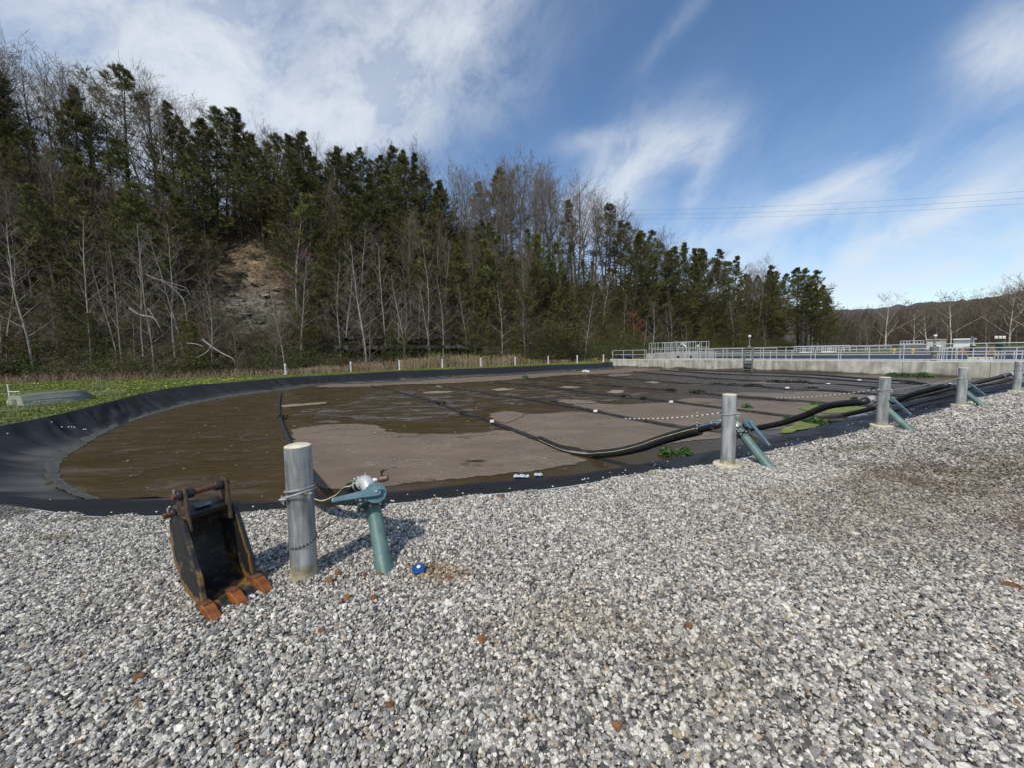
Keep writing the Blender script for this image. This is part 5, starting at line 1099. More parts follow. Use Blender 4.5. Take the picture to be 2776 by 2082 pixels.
def pine_tree(seed, Ht, m, mn, first=.3, wid=.22, nb=75, dens=1.0, ex=.8):
    rg = np.random.default_rng(seed); p = np.zeros(3); p[2] = -.4; dd = np.array([0, 0, 1.]); steps = 10; trunk = []; pts = [p.copy()]; r0 = Ht * .011
    for k in range(steps):
        dd = dd + rv(rg) * .035; dd /= np.linalg.norm(dd); q = p + dd * Ht / steps; trunk.append((p, q, r0 * (1 - .9 * k / steps), r0 * (1 - .9 * (k + 1) / steps))); p = q; pts.append(p.copy())
    br = []; T0 = []; TD = []; TC = []
    lob = rg.uniform(.55, 1.25, size=12)
    for c in range(nb):
        t_ = first + (1 - first) * ((c + rg.random()) / nb) ** .85; k = min(int(t_ * steps), steps - 1); w = t_ * steps - k; s = pts[k] * (1 - w) + pts[k + 1] * w
        u = (t_ - first) / (1 - first); L = Ht * wid * (min(u * 4 + .55, 1) * (1 - u) ** ex + .035) * lob[int(u * 11.9)] * rg.uniform(.55, 1.3); a = c * 2.399 + rg.normal() * .5
        d = np.array([cos(a), sin(a), -.12 + .95 * u * u + rg.normal() * .1]); d /= np.linalg.norm(d); q = s.copy(); n = 6; tc = rg.uniform(.6, 1.3); rb = Ht * .0032 * (1.3 - u)
        for j in range(n):
            d2 = d + rv(rg) * .13 + np.array([0, 0, .05 * j]); d2 /= np.linalg.norm(d2); q2 = q + d2 * L / n; br.append((q, q2, max(rb * (1 - j / n), .01), max(rb * (1 - (j + 1) / n), .008)))
            if j >= 2:
                for h in range(int((4 if j < 4 else 7) * dens)):
                    sd = rv(rg) * np.array([1, 1, .22]) + d2 * .5; sd /= np.linalg.norm(sd); l2 = (L * rg.uniform(.10, .24) + .15) * (1.2 - j / n * .5); e = q2 + sd * l2 + np.array([0, 0, .06]); br.append((q2, e, .011, .007)); c2 = tc * rg.uniform(.75, 1.25)
                    for w_ in range(int(12 + 17 * l2)):
                        T0.append(q2 + (e - q2) * rg.uniform(.25, 1.1) + rv(rg) * .05); TD.append(sd * 1.1 + rv(rg) * .7 + np.array([0, 0, .25])); TC.append(c2 * rg.uniform(.75, 1.25))
            q = q2; d = d2
    T0 = np.array(T0); TD = np.array(TD); TD /= np.linalg.norm(TD, axis=1)[:, None]; n = len(T0); S_ = rg.normal(size=(n, 3)); S_ = np.cross(TD, S_); S_ /= np.linalg.norm(S_, axis=1)[:, None]
    L = rg.uniform(.13, .27, n)[:, None] * (Ht / 14) ** .5; Wd_ = L * rg.uniform(.045, .09, n)[:, None]
    V = np.stack([T0 - S_ * Wd_ * .5, T0 + TD * L * .5 - S_ * Wd_, T0 + TD * L, T0 + TD * L * .5 + S_ * Wd_], 1).reshape(-1, 3); Fq = np.arange(4 * n).reshape(-1, 4)
    tcol = np.repeat(np.array(TC)[:, None] * np.array([[1, 1, 1]]), 4, 0)
    V1, F1 = tubes(trunk, 7); V2, F2 = tubes(br, 3)
    a = npmesh('trunk', np.concatenate([V1, V2]), np.concatenate([F1, F2 + len(V1)]), m, smooth=True); b_ = npmesh('crown', V, Fq, mn, cols=tcol); r = (a.data, b_.data); bpy.data.objects.remove(a); bpy.data.objects.remove(b_); return r, Ht
bark_g = mat('grey bark', (.1, .085, .07), (.2, .18, .155), rough=.9, scale=4, orand=.25)
twig_g = mat('grey brown twigs', (.13, .1, .072), (.2, .16, .12), rough=.9, scale=1.5, orand=.22)
bark_p = mat('pale bark', (.17, .155, .13), (.36, .335, .295), rough=.9, scale=2.2, orand=.2)
twig_p = mat('pale twigs', (.15, .128, .106), (.23, .2, .17), rough=.9, scale=1.5, orand=.2)
bark_s = mat('white patchy bark', (.2, .18, .14), (.5, .47, .41), rough=.85, scale=1.4, lo=.42, hi=.56)
bark_d = mat('dark pine bark', (.03, .025, .02), (.07, .058, .045), rough=.95, scale=4)
ndl = mat('pine needles', (.085, .088, .024), (.155, .148, .048), rough=.65, scale=.9, attr='Col', orand=.28, spec=.25)
ndl2 = mat('olive needles', (.09, .102, .022), (.155, .16, .042), rough=.65, scale=.9, attr='Col', orand=.2, spec=.25)
twig_r = mat('reddish twigs', (.14, .05, .04), (.22, .09, .07), rough=.9, scale=1.5); twig_v = mat('purple pink twigs', (.16, .08, .1), (.24, .13, .15), rough=.9, scale=1.5); twig_b = mat('russet twigs', (.16, .06, .02), (.26, .11, .04), rough=.9, scale=2)
PR = {}
PR['bare'] = [bare_tree('b', 10 + k, 17, .19, bark_g, twig_g, first=.42, nb=16, nchild=(0, 6, 4, 3), trop=.07, spread=.62, bl=.27, rmin=.0085) for k in range(4)]
PR['full'] = [bare_tree('f', 20 + k, 15, .14, bark_g, twig_g, first=.22, nb=26, nchild=(0, 6, 4, 3), trop=.08, spread=.6, bl=.23, rmin=.0095) for k in range(3)]
PR['thin'] = [bare_tree('t', 30 + k, 13, .085, bark_p, twig_p, first=.2, nb=20, nchild=(0, 4, 3, 2), trop=.05, spread=.95, bl=.17, rmin=.0075) for k in range(4)]
PR['brown'] = [bare_tree('n', 50 + k, 10, .09, bark_g, twig_g, first=.15, nb=18, nchild=(0, 5, 4, 3), trop=.07, spread=.8, bl=.3, rmin=.010) for k in range(2)]
PR['syc'] = [bare_tree('s', 60 + k, 13, .2, bark_s, twig_g, first=.2, nb=12, nchild=(0, 5, 5, 4), trop=.09, spread=.85, bl=.42, rmin=.018) for k in range(3)]
PR['red'] = [bare_tree('r', 70, 8, .08, bark_g, twig_r, first=.25, nb=14, nchild=(0, 6, 5, 4), trop=.1, spread=.8, bl=.33, rmin=.011)]
PR['violet'] = [bare_tree('v', 71, 6, .07, bark_g, twig_v, first=.2, nb=14, nchild=(0, 6, 5, 4), trop=.05, spread=.9, bl=.36, rmin=.011)]
PR['russet'] = [bare_tree('u', 72, 6, .07, bark_g, twig_b, first=.1, nb=16, nchild=(0, 6, 5, 4), trop=.03, spread=.9, bl=.34, rmin=.014)]
PR['pine'] = [pine_tree(80 + k, 15, bark_d, ndl, first=[.34, .22, .42, .28, .12][k], wid=[.34, .31, .38, .33, .34][k], nb=[60, 66, 54, 62, 74][k], ex=[1.15, .75, .95, 1.3, .85][k]) for k in range(5)]
PR['olive'] = [pine_tree(90 + k, 7, bark_d, ndl2, first=.05, wid=.34, nb=44, dens=.8) for k in range(3)]
SKY_ = np.array([(-400, -150), (0, 92), (60, 110), (150, 132), (200, 178), (300, 196), (400, 205), (470, 245), (500, 295), (560, 300), (652, 312), (700, 350), (765, 350), (853, 360), (885, 415), (991, 380), (1054, 395), (1136, 408), (1180, 450), (1215, 485), (1267, 436), (1330, 455), (1393, 420), (1456, 440),
    (1543, 485), (1644, 508), (1682, 552), (1744, 627), (1782, 636), (1882, 668), (1983, 684), (2070, 690), (2177, 724), (2227, 765), (2259, 828), (2275, 905)], float)
def zone(px):
    for lim, nm in ((250, 'at the left border'), (520, 'left of the earth scar'), (800, 'by the earth scar'), (1080, 'right of the earth scar'), (1400, 'behind the tall reeds'), (1660, 'behind the last far posts'), (1900, 'behind the raised platform'), (2150, 'behind the wall ladder'), (9999, 'at the valley end of the wood')):
        if px < lim: return nm
KN = dict(full=('bare_tree', 'densely twigged bare tree', 'tree'), bare=('bare_tree', 'tall bare grey tree', 'tree'), thin=('pale_bare_tree', 'slender pale barked bare tree', 'tree'), brown=('bare_tree', 'twiggy brown bare tree', 'tree'), syc=('sycamore_tree', 'white limbed bare tree', 'tree'), red=('red_budding_tree', 'small tree with reddish buds', 'tree'),
          violet=('budding_tree', 'small tree with purple pink buds', 'tree'), russet=('russet_tree', 'small tree with russet dead leaves', 'tree'), pine=('pine_tree', 'dark green pine', 'tree'), olive=('young_pine', 'young olive green pine', 'tree'))
cnt = {}
def plant(kind, loc, h, row, extra=None, k=None):
    pr = PR[kind]; (m1, m2), Ht = pr[(cnt.get(kind, 0) if k is None else k) % len(pr)]; cnt[kind] = cnt.get(kind, 0) + 1
    nm, look, cat = KN[kind]; px, py = proj(loc)
    lab = extra or '%s %s, %s' % (look, row.replace(' of the slope', ''), zone(px)); r = bpy.data.objects.new(nm, None); C.objects.link(r)
    sc = h / (Ht - .4); rz = random.uniform(0, 2 * pi); lean = random.uniform(-.03, .03)
    r.location = loc; r.rotation_euler = (lean, random.uniform(-.03, .03), rz); r.scale = (sc * random.uniform(.88, 1.1),) * 2 + (sc,)
    tag(r, lab, cat, None if extra else lab.replace(look, look + 's', 1))
    for nme, me in (('trunk', m1), ('crown', m2)): o = bpy.data.objects.new(nme, me); C.objects.link(o); o.parent = r
    return r
def skyz(px, Y):   # height that reaches the wood's skyline in this direction
    return atdepth(px, np.interp(px, SKY_[:, 0], SKY_[:, 1]), Y)[2]
def sfor(px, d):
    lo, hi = 0, fs[-1]; best = None
    for s in np.linspace(20, fs[-1] - 60, 260):
        p = hpt(s, d)
        if p[1] < 5: continue
        e_ = abs(proj(p)[0] - px)
        if best is None or e_ < best[0]: best = (e_, s)
    return best[1]
# skyline rows
S_TAB = {d: np.array([(proj(hpt(s, d))[0] if hpt(s, d)[1] > 5 else -5000, s) for s in np.linspace(20, fs[-1] - 50, 420)]) for d in (1, 3, 5, 8, 11, 14, 17, 20, 24, 28)}
def at(px, d):
    dk = min(S_TAB, key=lambda q: abs(q - d)); T_ = S_TAB[dk]; ok = T_[:, 0] > -4000; T_ = T_[ok]; j = np.argmin(np.abs(T_[:, 0] - px)); return hpt(T_[j, 1], d)
def kind_sky(px):
    if px < 480: return 'bare' if random.random() < .75 else 'pine'
    if px < 1220: return 'pine'
    if px < 1660: return 'bare' if random.random() < .35 else 'full'
    return 'pine' if random.random() < .85 else 'bare'
px = -330
while px < 2255:
    d = random.uniform(16, 22) if px < 1700 else random.uniform(8, 14)
    p = at(px, d); kd = kind_sky(px); zt = skyz(px, p[1]); h = min(max((zt - p[2]) * (random.uniform(.86, 1.04) if kd == 'pine' else random.uniform(.78, .95)), 8), 26); plant(kd, p, h, 'on the skyline')
    px += (48 if px < 480 else 31 if px < 1220 else 24 if px < 1700 else 17) * random.uniform(.6, 1.4)
px = -300
while px < 2200:                 # second skyline row, a little lower
    d = random.uniform(22, 28) if px < 1700 else random.uniform(14, 20)
    p = at(px, d); zt = skyz(px, p[1]); h = min(max((zt - p[2]) * random.uniform(.78, .98), 7), 24); plant(('bare' if random.random() < .4 else 'full') if (px < 600 or random.random() < .7) else 'pine', p, h, 'high on the slope')
    px += (36 if px < 480 else 24) * random.uniform(.6, 1.4)
def scar(px, d): return 530 < px < 800
px = -300
while px < 2240:                 # mid slope
    for d in (15.5, 12, 8.5):
        d_ = d + random.uniform(-1.5, 1.5); q = px + random.uniform(-20, 20)
        if scar(q, d_) and not (d > 10 and random.random() < 0): continue
        p = at(q, d_); r_ = random.random(); lim = (skyz(q, p[1]) - p[2])
        if q < 450: kd = 'pine' if (r_ < .24 and 60 < q) else ('olive' if r_ < .4 else 'brown' if r_ < .64 else 'full' if r_ < .8 else 'thin')
        elif q < 1250: kd = 'pine' if r_ < .38 else ('olive' if r_ < .56 else 'brown' if r_ < .68 else 'full' if r_ < .75 else 'thin')
        elif q < 1660: kd = 'pine' if r_ < .4 else ('olive' if r_ < .58 else 'thin' if r_ < .72 else 'full')
        else: kd = 'pine' if r_ < .8 else 'thin'
        h = min(random.uniform(8, 13) if kd != 'brown' else random.uniform(6, 10), lim * .85)
        if h > 3: plant(kd, p, h, 'midway up the slope')
    px += (34 if px < 1660 else 19) * random.uniform(.7, 1.3)
px = -250
while px < 2235:                 # foot of the slope
    d_ = random.uniform(.8, 5); q = px + random.uniform(-12, 12)
    p = at(q, d_); r_ = random.random(); lim = (skyz(q, p[1]) - p[2])
    if scar(q, d_): kd = None
    elif q < 450: kd = 'thin' if r_ < .35 else ('olive' if r_ < .75 else 'brown')
    elif q < 1250: kd = 'thin' if r_ < .5 else ('olive' if r_ < .8 else 'brown')
    elif q < 1700: kd = 'olive' if r_ < .45 else ('thin' if r_ < .75 else 'pine')
    else: kd = 'pine' if r_ < .6 else ('olive' if r_ < .8 else 'thin')
    if kd: plant(kd, p, min(dict(thin=random.uniform(7, 13), olive=random.uniform(3, 6), brown=random.uniform(4, 6), pine=random.uniform(7, 10))[kd], lim * .8), 'at the foot of the slope')
    px += (25 if px < 1700 else 20) * random.uniform(.6, 1.4)
for px_, d, h, kd, k, lb in [(1000, 2, 12.5, 'thin', 0, 'tallest pale bare tree, many fine side branches, right of the earth scar'), (920, 3, 10, 'thin', 1, 'pale crooked bare tree midway between the scar and the tallest pale tree'), (815, 3, 9.5, 'thin', 2, 'pale double trunk tree at the right edge of the earth scar'), (1085, 1.5, 7.5, 'thin', 3, 'pale bare tree standing behind the third far post'),
        (1110, 1.2, 9.5, 'thin', 0, 'pale straight sapling left of the tall reeds'), (380, 2, 11, 'thin', 1, 'pale bare tree with fallen white limbs beside it, left of the scar'), (330, 3, 10, 'thin', 2, 'pale leaning tree left of the fallen white limbs'), (1370, 2, 9, 'thin', 1, 'very thin pale tree above the tall reeds'), (1780, 2, 11, 'thin', 3, 'pale bare tree behind the raised platform'), (2000, 2, 14, 'thin', 0, 'tall pale bare tree just left of the wall ladder')]:
    plant(kd, at(px_, d), h, '', lb, k)
for q_, d_, h_, kd_ in ((548, 2, 8, 'thin'), (590, 2.5, 6, 'brown'), (775, 2, 9, 'thin'), (745, 2, 5, 'brown'), (560, 9, 6, 'brown'), (800, 8, 7, 'thin'), (630, 1.5, 4.5, 'brown')): plant(kd_, at(q_, d_), h_, 'at the edge of the scar')
plant('red', at(370, 13), 8, '', 'small tree with dull red buds high on the slope left of the scar'); plant('violet', at(865, 9), 6, '', 'small tree with purple pink buds right of the scar'); plant('russet', at(1716, 5), 6.5, '', 'russet leaved small tree among the pines behind the quad bike')
plant('violet', at(1745, 9), 9, '', 'purple budded tree on the skyline behind the quad bike')
for q, Y, t_ in ((2172, 118, 0), (2190, 112, 1), (2205, 120, 2), (2218, 114, 4), (2230, 122, 3), (2240, 116, 1), (2250, 124, 4), (2214, 104, 4), (2196, 104, 0), (2180, 108, 2)):
    p = atdepth(q - 8, 930, Y); p[2] = 0; plant('pine', p, skyz(q, Y) * random.uniform(.86, 1.0), '', None, t_)
# right hand woods
for k in range(90):
    q = random.uniform(2225, 3200); Y = random.uniform(120, 190); p = atdepth(q, 930, Y); top = np.interp(q, [2225, 2300, 2360, 2400, 2560, 2700, 2776, 3200], [845, 835, 850, 815, 805, 790, 765, 700]); zt = atdepth(q, top + random.uniform(0, 40), Y)[2]
    plant('brown' if random.random() < .5 else 'bare', (p[0], p[1], -.2), max(zt, 6), '', None if False else ['twiggy brown bare tree in the valley wood at right', 'tall bare tree in the valley wood at right'][k % 2]) ['group'] = 'bare trees of the valley wood'
for q, Y, h, k, lb in [(2400, 105, 12.5, 0, 'forked white limbed tree, leftmost of the pale trees over the railing'), (2478, 118, 10.5, 1, 'white limbed tree above the two yellow hydrants'), (2515, 125, 11, 2, 'pale limbed tree above the concrete box'), (2577, 100, 12, 0, 'spreading white limbed tree above the white cabinet'), (2735, 85, 11.5, 1, 'big white limbed tree above the green light tower'), (2790, 80, 13, 2, 'white limbed tree cut by the right border')]:
    p = atdepth(q, 930, Y); plant('syc', (p[0], p[1], -.2), h, '', lb, k)
plant('pine', tuple(atdepth(2345, 928, 160) * np.array([1, 1, 0])), 9, '', 'light green far tree left of the pale forked tree'); plant('olive', tuple(atdepth(2380, 928, 140) * np.array([1, 1, 0])), 9, '', 'yellow green far tree beside the utility pole')

# brush that nobody could count: twigs and leaves low on the slope
rg = np.random.default_rng(99)
def brush(name, n, dr, leafc, m, hgt, nst, nlf, pxr=(-300, 2240), leafL=.09, pscar=.25, thick=.012):
    segs = []; LV = []; LC = []; 
    smax = fs[-1] - 55
    for k in range(n):
        s = rg.uniform(20, smax); d = dr[0] + (dr[1] - dr[0]) * rg.random() ** 1.3; p = hpt(s, d)
        if p[1] < 4: continue
        px_, py_ = proj(p)
        if not pxr[0] < px_ < pxr[1]: continue
        if ((px_ - 678) / 100) ** 2 + ((py_ - 762) / 112) ** 2 < 1 and rg.random() > pscar: continue
        hh = hgt * rg.uniform(.4, 1.3); tone = rg.uniform(.55, 1.35)
        for q in range(nst):
            dv = rv(rg); dv[2] = abs(dv[2]) + .5; dv /= np.linalg.norm(dv); a = p + rv(rg) * hh * .25; a[2] = p[2]; b_ = a + dv * hh * rg.uniform(.5, 1); e = b_ + (dv + rv(rg) * .8) * hh * .3
            segs.append((a, b_, thick, thick * .7)); segs.append((b_, e, thick * .7, thick * .4))
        if nlf:
            q = p + rg.normal(size=(nlf, 3)) * np.array([.45, .45, .32]) * hh + np.array([0, 0, hh * .5]); LV.append(q); LC += [tone] * nlf
    V1, F1 = tubes(segs, 3); c1 = np.tile(np.array([[.09, .068, .042]]), (len(V1), 1)) * np.repeat(rg.uniform(.5, 1.5, len(V1) // 6), 6)[:, None]
    if LV:
        P = np.concatenate(LV); n_ = len(P); a = rg.normal(size=(n_, 3)); a /= np.linalg.norm(a, axis=1)[:, None]; b_ = np.cross(a, rg.normal(size=(n_, 3))); b_ /= np.linalg.norm(b_, axis=1)[:, None]; L = rg.uniform(.5, 1.4, n_)[:, None] * leafL
        V2 = np.stack([P - a * L, P + b_ * L * .45, P + a * L, P - b_ * L * .45], 1).reshape(-1, 3); F2 = np.arange(4 * n_).reshape(-1, 4) + len(V1)
        c2 = np.repeat(np.array(leafc)[None] * (np.array(LC) * rg.uniform(.7, 1.3, n_))[:, None], 4, 0); V1 = np.concatenate([V1, V2]); F1 = np.concatenate([F1, F2]); c1 = np.concatenate([c1, c2])
    o = npmesh(name, V1, F1, m, cols=c1); return tag(o, kind='stuff')
brm = mat('brush', (.8, .8, .8), (1.2, 1.2, 1.2), rough=.85, scale=2, attr='Col', spec=.2)
brush('undergrowth', 2600, (0, 20), (.075, .08, .024), brm, 1.9, 6, 34, thick=.013)
brush('thicket', 1500, (10, 36), (.075, .085, .024), brm, 4.6, 14, 80, thick=.024, pscar=0, leafL=.11)
brush('thicket', 1300, (20, 46), (.08, .09, .026), brm, 6.2, 18, 70, thick=.028, pscar=0, leafL=.16)
brush('thicket', 900, (4, 22), (.07, .082, .024), brm, 3.2, 9, 110, thick=.018, pscar=0, leafL=.085)
brush('evergreen_brush', 1250, (.2, 7), (.06, .088, .018), brm, 1.8, 3, 210, leafL=.058)
brush('evergreen_brush', 420, (1, 12), (.075, .1, .022), brm, 2.3, 3, 260, leafL=.062, pxr=(-300, 520))
brush('leaf_litter', 2500, (0, 22), (.15, .085, .042), brm, .35, 1, 22, leafL=.11, pscar=1)
# tan reeds at the foot
segs = []
for k in range(7500):
    q = rg.uniform(720, 1620); w = np.interp(q, [720, 850, 960, 1180, 1380, 1450, 1620], [.35, .45, .6, 1.0, 1.05, .3, .25]); p = at(q, 1.0); p = p + np.array([rg.normal() * .8, -rg.uniform(.2, 1.6), 0]); p[2] = 0
    cl_ = mnoise.noise(Vector((q * .035, 0, 0))) + .5 * mnoise.noise(Vector((q * .12, 3, 0)))
    if rg.random() > w * (.6 + 1.6 * cl_): continue
    hh = rg.uniform(.4, 1.35) * w ** 1.3 * (.8 + .6 * cl_); dv = np.array([rg.normal() * .16, rg.normal() * .16, 1]); e = p + dv * hh; segs.append((p, e, .017, .008)); segs.append((e, e + np.array([rg.normal() * .12, 0, .16]), .02, .01))
for k in range(900):
    q = rg.uniform(-200, 720); p = at(q, .5); p = p + np.array([rg.normal() * .5, -rg.uniform(0, 1.2), 0]); p[2] = 0; dv = np.array([rg.normal() * .35, rg.normal() * .3, 1]); segs.append((p, p + dv * rg.uniform(.2, .7), .012, .006))
V1, F1 = tubes(segs, 3); tag(npmesh('reeds', V1, F1, mat('dry reeds', (.26, .19, .115), (.42, .33, .21), rough=.9, scale=.7)), kind='stuff')
# shale ledge at the slope foot and blocks in the scar
rock = mat('grey shale', (.03, .027, .023), (.15, .135, .115), rough=.9, scale=3, detail=10, bump=.6, stretch=(1, 1, 5))
def ledge(x0, x1, d, z, h, dep, label):
    n = 60; V = []; Fc = []
    for k in range(n + 1):
        q = x0 + (x1 - x0) * k / n; p = at(q, d); j = .9 * mnoise.noise(Vector((k * .8, d, 0)))
        for (oy, oz) in ((0, 0), (-.05, h), (dep, h * 1.05), (dep, 0)): V.append((p[0], p[1] + oy + j, z + oz * (1 + .5 * mnoise.noise(Vector((k * .9, 1, 3)))) + .4 * mnoise.noise(Vector((k * .23, z, 3)))))
        if k:
            o_ = 4 * (k - 1)
            for m_ in range(4): Fc.append((o_ + m_, o_ + 4 + m_, o_ + 4 + (m_ + 1) % 4, o_ + (m_ + 1) % 4))
    tag(MB().add(V, Fc).build('rock_ledge', rock), label, 'rock ledge', 'shale ledges at the slope foot')
ledge(905, 1290, 2.6, 2.1, .38, 1.6, 'lower dark shale ledge running behind the far posts'); ledge(930, 1250, 3.4, 3.25, .3, 1.4, 'upper dark shale ledge running behind the far posts')
for k, (px_, py_, s_) in enumerate([(640, 745, .35), (668, 735, .4), (655, 806, .5), (715, 800, .5), (610, 770, .6), (590, 735, .5), (700, 868, .45), (725, 880, .7), (690, 850, .35), (660, 700, .3), (630, 790, .4)] + [(rg.uniform(600, 740) + (y_ - 780) * .2, y_, rg.uniform(.14, .42)) for y_ in rg.uniform(690, 890, 20)]):
    T_ = [(abs(proj(hpt(s, d))[0] - px_) + abs(proj(hpt(s, d))[1] - py_), s, d) for s in np.linspace(60, 160, 60) for d in np.linspace(3, 18, 22)]; _, s, d = min(T_); p = hpt(s, d)
    V = [tuple(p + np.array([x * s_ * 1.6 * rg.uniform(.7, 1.1), y * s_ * rg.uniform(.7, 1.1) - .2, z * s_ * .4 * rg.uniform(.7, 1.1)])) for x in (-.5, .5) for y in (-.6, .6) for z in (-.5, .5)]
    tag(MB().add(V, [(0, 1, 3, 2), (4, 6, 7, 5), (0, 4, 5, 1), (2, 3, 7, 6), (0, 2, 6, 4), (1, 5, 7, 3)]).build('shale_block', mat('pale shale', (.1, .09, .075), (.3, .275, .23), rough=.9, scale=4, bump=.5), bevel=.05), 'shale slab sticking out of the bare earth scar', 'rock', 'shale slabs in the earth scar')
segs = []
for k in range(950):
    q = rg.uniform(2235, 3250); Y = rg.uniform(125, 290); p = atdepth(q, 930, Y); p[2] = 0; top = np.interp(q, [2225, 2300, 2400, 2560, 2700, 2776, 3200], [850, 845, 838, 824, 806, 786, 720]); hh = max(atdepth(q, top, Y)[2] * rg.uniform(.7, 1.06), 2.5)
    for z_ in range(34):
        a_ = p + np.array([rg.normal() * 2.2, rg.normal() * 2, hh * rg.uniform(0, .8)]); dv = rv(rg); dv[2] = abs(dv[2]) + .8; segs.append((a_, a_ + dv * hh * rg.uniform(.1, .26), .06, .025))
V1, F1 = tubes(segs, 3); tag(npmesh('valley_thicket', V1, F1, mat('dark brown twigs', (.045, .034, .023), (.11, .085, .06), rough=.9, scale=.5)), kind='stuff')
# fallen white limbs
fl = mat('bleached dead wood', (.22, .2, .18), (.42, .39, .35), rough=.9, scale=3)
def limb(pp, Y, r, label):
    o = None; P = [atdepth(x, y, Y + k * .15) for k, (x, y) in enumerate(pp[0])]; mb = MB(); cr_ = crom(P, 5); mb.tube(cr_, list(np.linspace(r, r * .3, len(cr_))), 7)
    for tw in pp[1:]: Q = [atdepth(x, y, Y + .1) for x, y in tw]; Q = crom(Q, 4); mb.tube(Q, list(np.linspace(r * .55, r * .2, len(Q))), 5)
    tag(mb.build('fallen_limb', fl, smooth=True), label, 'fallen limb', 'fallen white limbs')
limb([[(549, 919), (572, 937), (600, 955), (632, 972), (637, 990)], [(572, 937), (560, 953), (530, 970)], [(507, 929), (530, 931), (549, 937)]], 29.5, .075, 'bleached dead limb leaning over the brush at the foot of the scar')
limb([[(395, 743), (440, 762), (475, 785), (497, 815), (505, 860), (505, 893)], [(440, 762), (480, 780), (512, 790)], [(490, 800), (503, 822), (497, 838)], [(430, 755), (470, 768), (505, 780), (514, 798)]], 34, .05, 'arching bleached limb drooping left of the scar')
limb([[(350, 834), (380, 852), (415, 860), (430, 880), (438, 896)], [(400, 834), (412, 850), (418, 862)]], 32.5, .075, 'small bleached limb below the arching one')

# distant hills
def ridge(name, prof_px, Y, m, base=-3, dep=160, amp=3):
    V = []; Fq = []; xs = np.linspace(prof_px[0][0], prof_px[-1][0], 160); K = 7
    for i, x in enumerate(xs):
        y = np.interp(x, [a for a, _ in prof_px], [b for _, b in prof_px]); top = atdepth(x, y, Y)
        for k in range(K):
            t_ = k / (K - 1); hh = (top[2]) * sin(t_ * pi / 2) + (amp * mnoise.noise(Vector((i * .35, k * .8, Y))) if k else 0); V.append((top[0] * (1 - dep / Y * (1 - t_)), Y - dep * (1 - t_), hh if k else base))
    for i in range(159):
        for k in range(K - 1): q = i * K + k; Fq.append((q, q + K, q + K + 1, q + 1))
    return tag(npmesh(name, V, Fq, m, smooth=True), kind='structure')
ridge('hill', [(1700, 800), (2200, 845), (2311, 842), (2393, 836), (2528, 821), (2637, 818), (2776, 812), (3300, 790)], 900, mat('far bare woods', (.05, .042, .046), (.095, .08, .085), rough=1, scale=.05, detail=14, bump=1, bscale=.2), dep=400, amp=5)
ridge('hill', [(2340, 925), (2390, 862), (2480, 834), (2560, 821), (2700, 806), (2776, 790), (3300, 700)], 330, mat('near bare woods', (.045, .031, .016), (.088, .062, .036), rough=1, scale=.12, detail=14, bump=1, bscale=.5), dep=120, amp=2.5)
ridge('hill', [(2200, 905), (2300, 880), (2340, 872), (2400, 876), (2470, 905)], 420, mat('green valley side', (.05, .065, .02), (.1, .12, .04), rough=1, scale=.12, detail=12), dep=60, amp=1.5)

# ------------------------------------------------------------------ grass on the far bank
bank = [tuple(p) for p in crom(rim_far, 6)] + [tuple(hpt(s, 0)[:2]) for s in np.linspace(fs[-1] * .62, 30, 60)]
bx = np.array(bank); N0 = 900000
gx = rg.uniform(-48, 16, N0); gy = rg.uniform(4, 60, N0); dist = np.hypot(gx, gy)
keep = (rg.random(N0) < np.clip((16 / dist) ** 1.6, .06, 1)); gx, gy, dist = gx[keep], gy[keep], dist[keep]
bank2 = [(-13, 4.2), (-11.2, 6.2)] + [tuple(p) for p in (np.array(rim_left)[2:3] + np.array([-.15, 0]))] + [tuple(p + np.array([-.15, .25])) for p in crom(rim_far, 6)] + [(14, 60)] + [tuple(hpt(s, .6)[:2]) for s in np.linspace(fs[-1] * .45, 30, 80)] + [(-48, 4.2)]
ins = inpoly(gx, gy, bank2) & (gx / gy > -1.62); gx, gy, dist = gx[ins], gy[ins], dist[ins]
pn = np.array([mnoise.noise(Vector((x * .35, y * .35, 2))) + .5 * mnoise.noise(Vector((x * 1.1, y * 1.1, 5))) for x, y in zip(gx, gy)])
ok = pn > -.28; gx, gy, dist, pn = gx[ok], gy[ok], dist[ok], pn[ok]; n = len(gx)
L = (.016 + .018 * rg.random(n)) * (1 + dist * .01) * (1 + .7 * np.clip(pn, -.4, .6)); a = rg.uniform(0, 2 * pi, n); wd = .006 + .0011 * dist
dx, dy = np.cos(a) * wd, np.sin(a) * wd; lx, ly = rg.normal(size=n) * L * .45, rg.normal(size=n) * L * .45
V = np.stack([np.stack([gx - dx, gy - dy, np.zeros(n)], 1), np.stack([gx + dx, gy + dy, np.zeros(n)], 1), np.stack([gx + lx, gy + ly, L], 1)], 1).reshape(-1, 3)
gc = np.array([[.15, .185, .032]]) * rg.uniform(.6, 1.35, n)[:, None] * (1 + .35 * pn[:, None]); dry = rg.random(n) < np.clip(.12 - .35 * pn, .04, .6); gc[dry] = np.array([.2, .16, .07]) * rg.uniform(.6, 1.1, dry.sum())[:, None]
grs = npmesh('grass', V, np.arange(3 * n).reshape(-1, 3), mat('grass blades', (.85, .85, .85), (1.15, 1.15, 1.15), rough=.6, scale=1, attr='Col', spec=.2), cols=np.repeat(np.clip(gc, 0, 1), 3, 0)); tag(grs, kind='stuff')
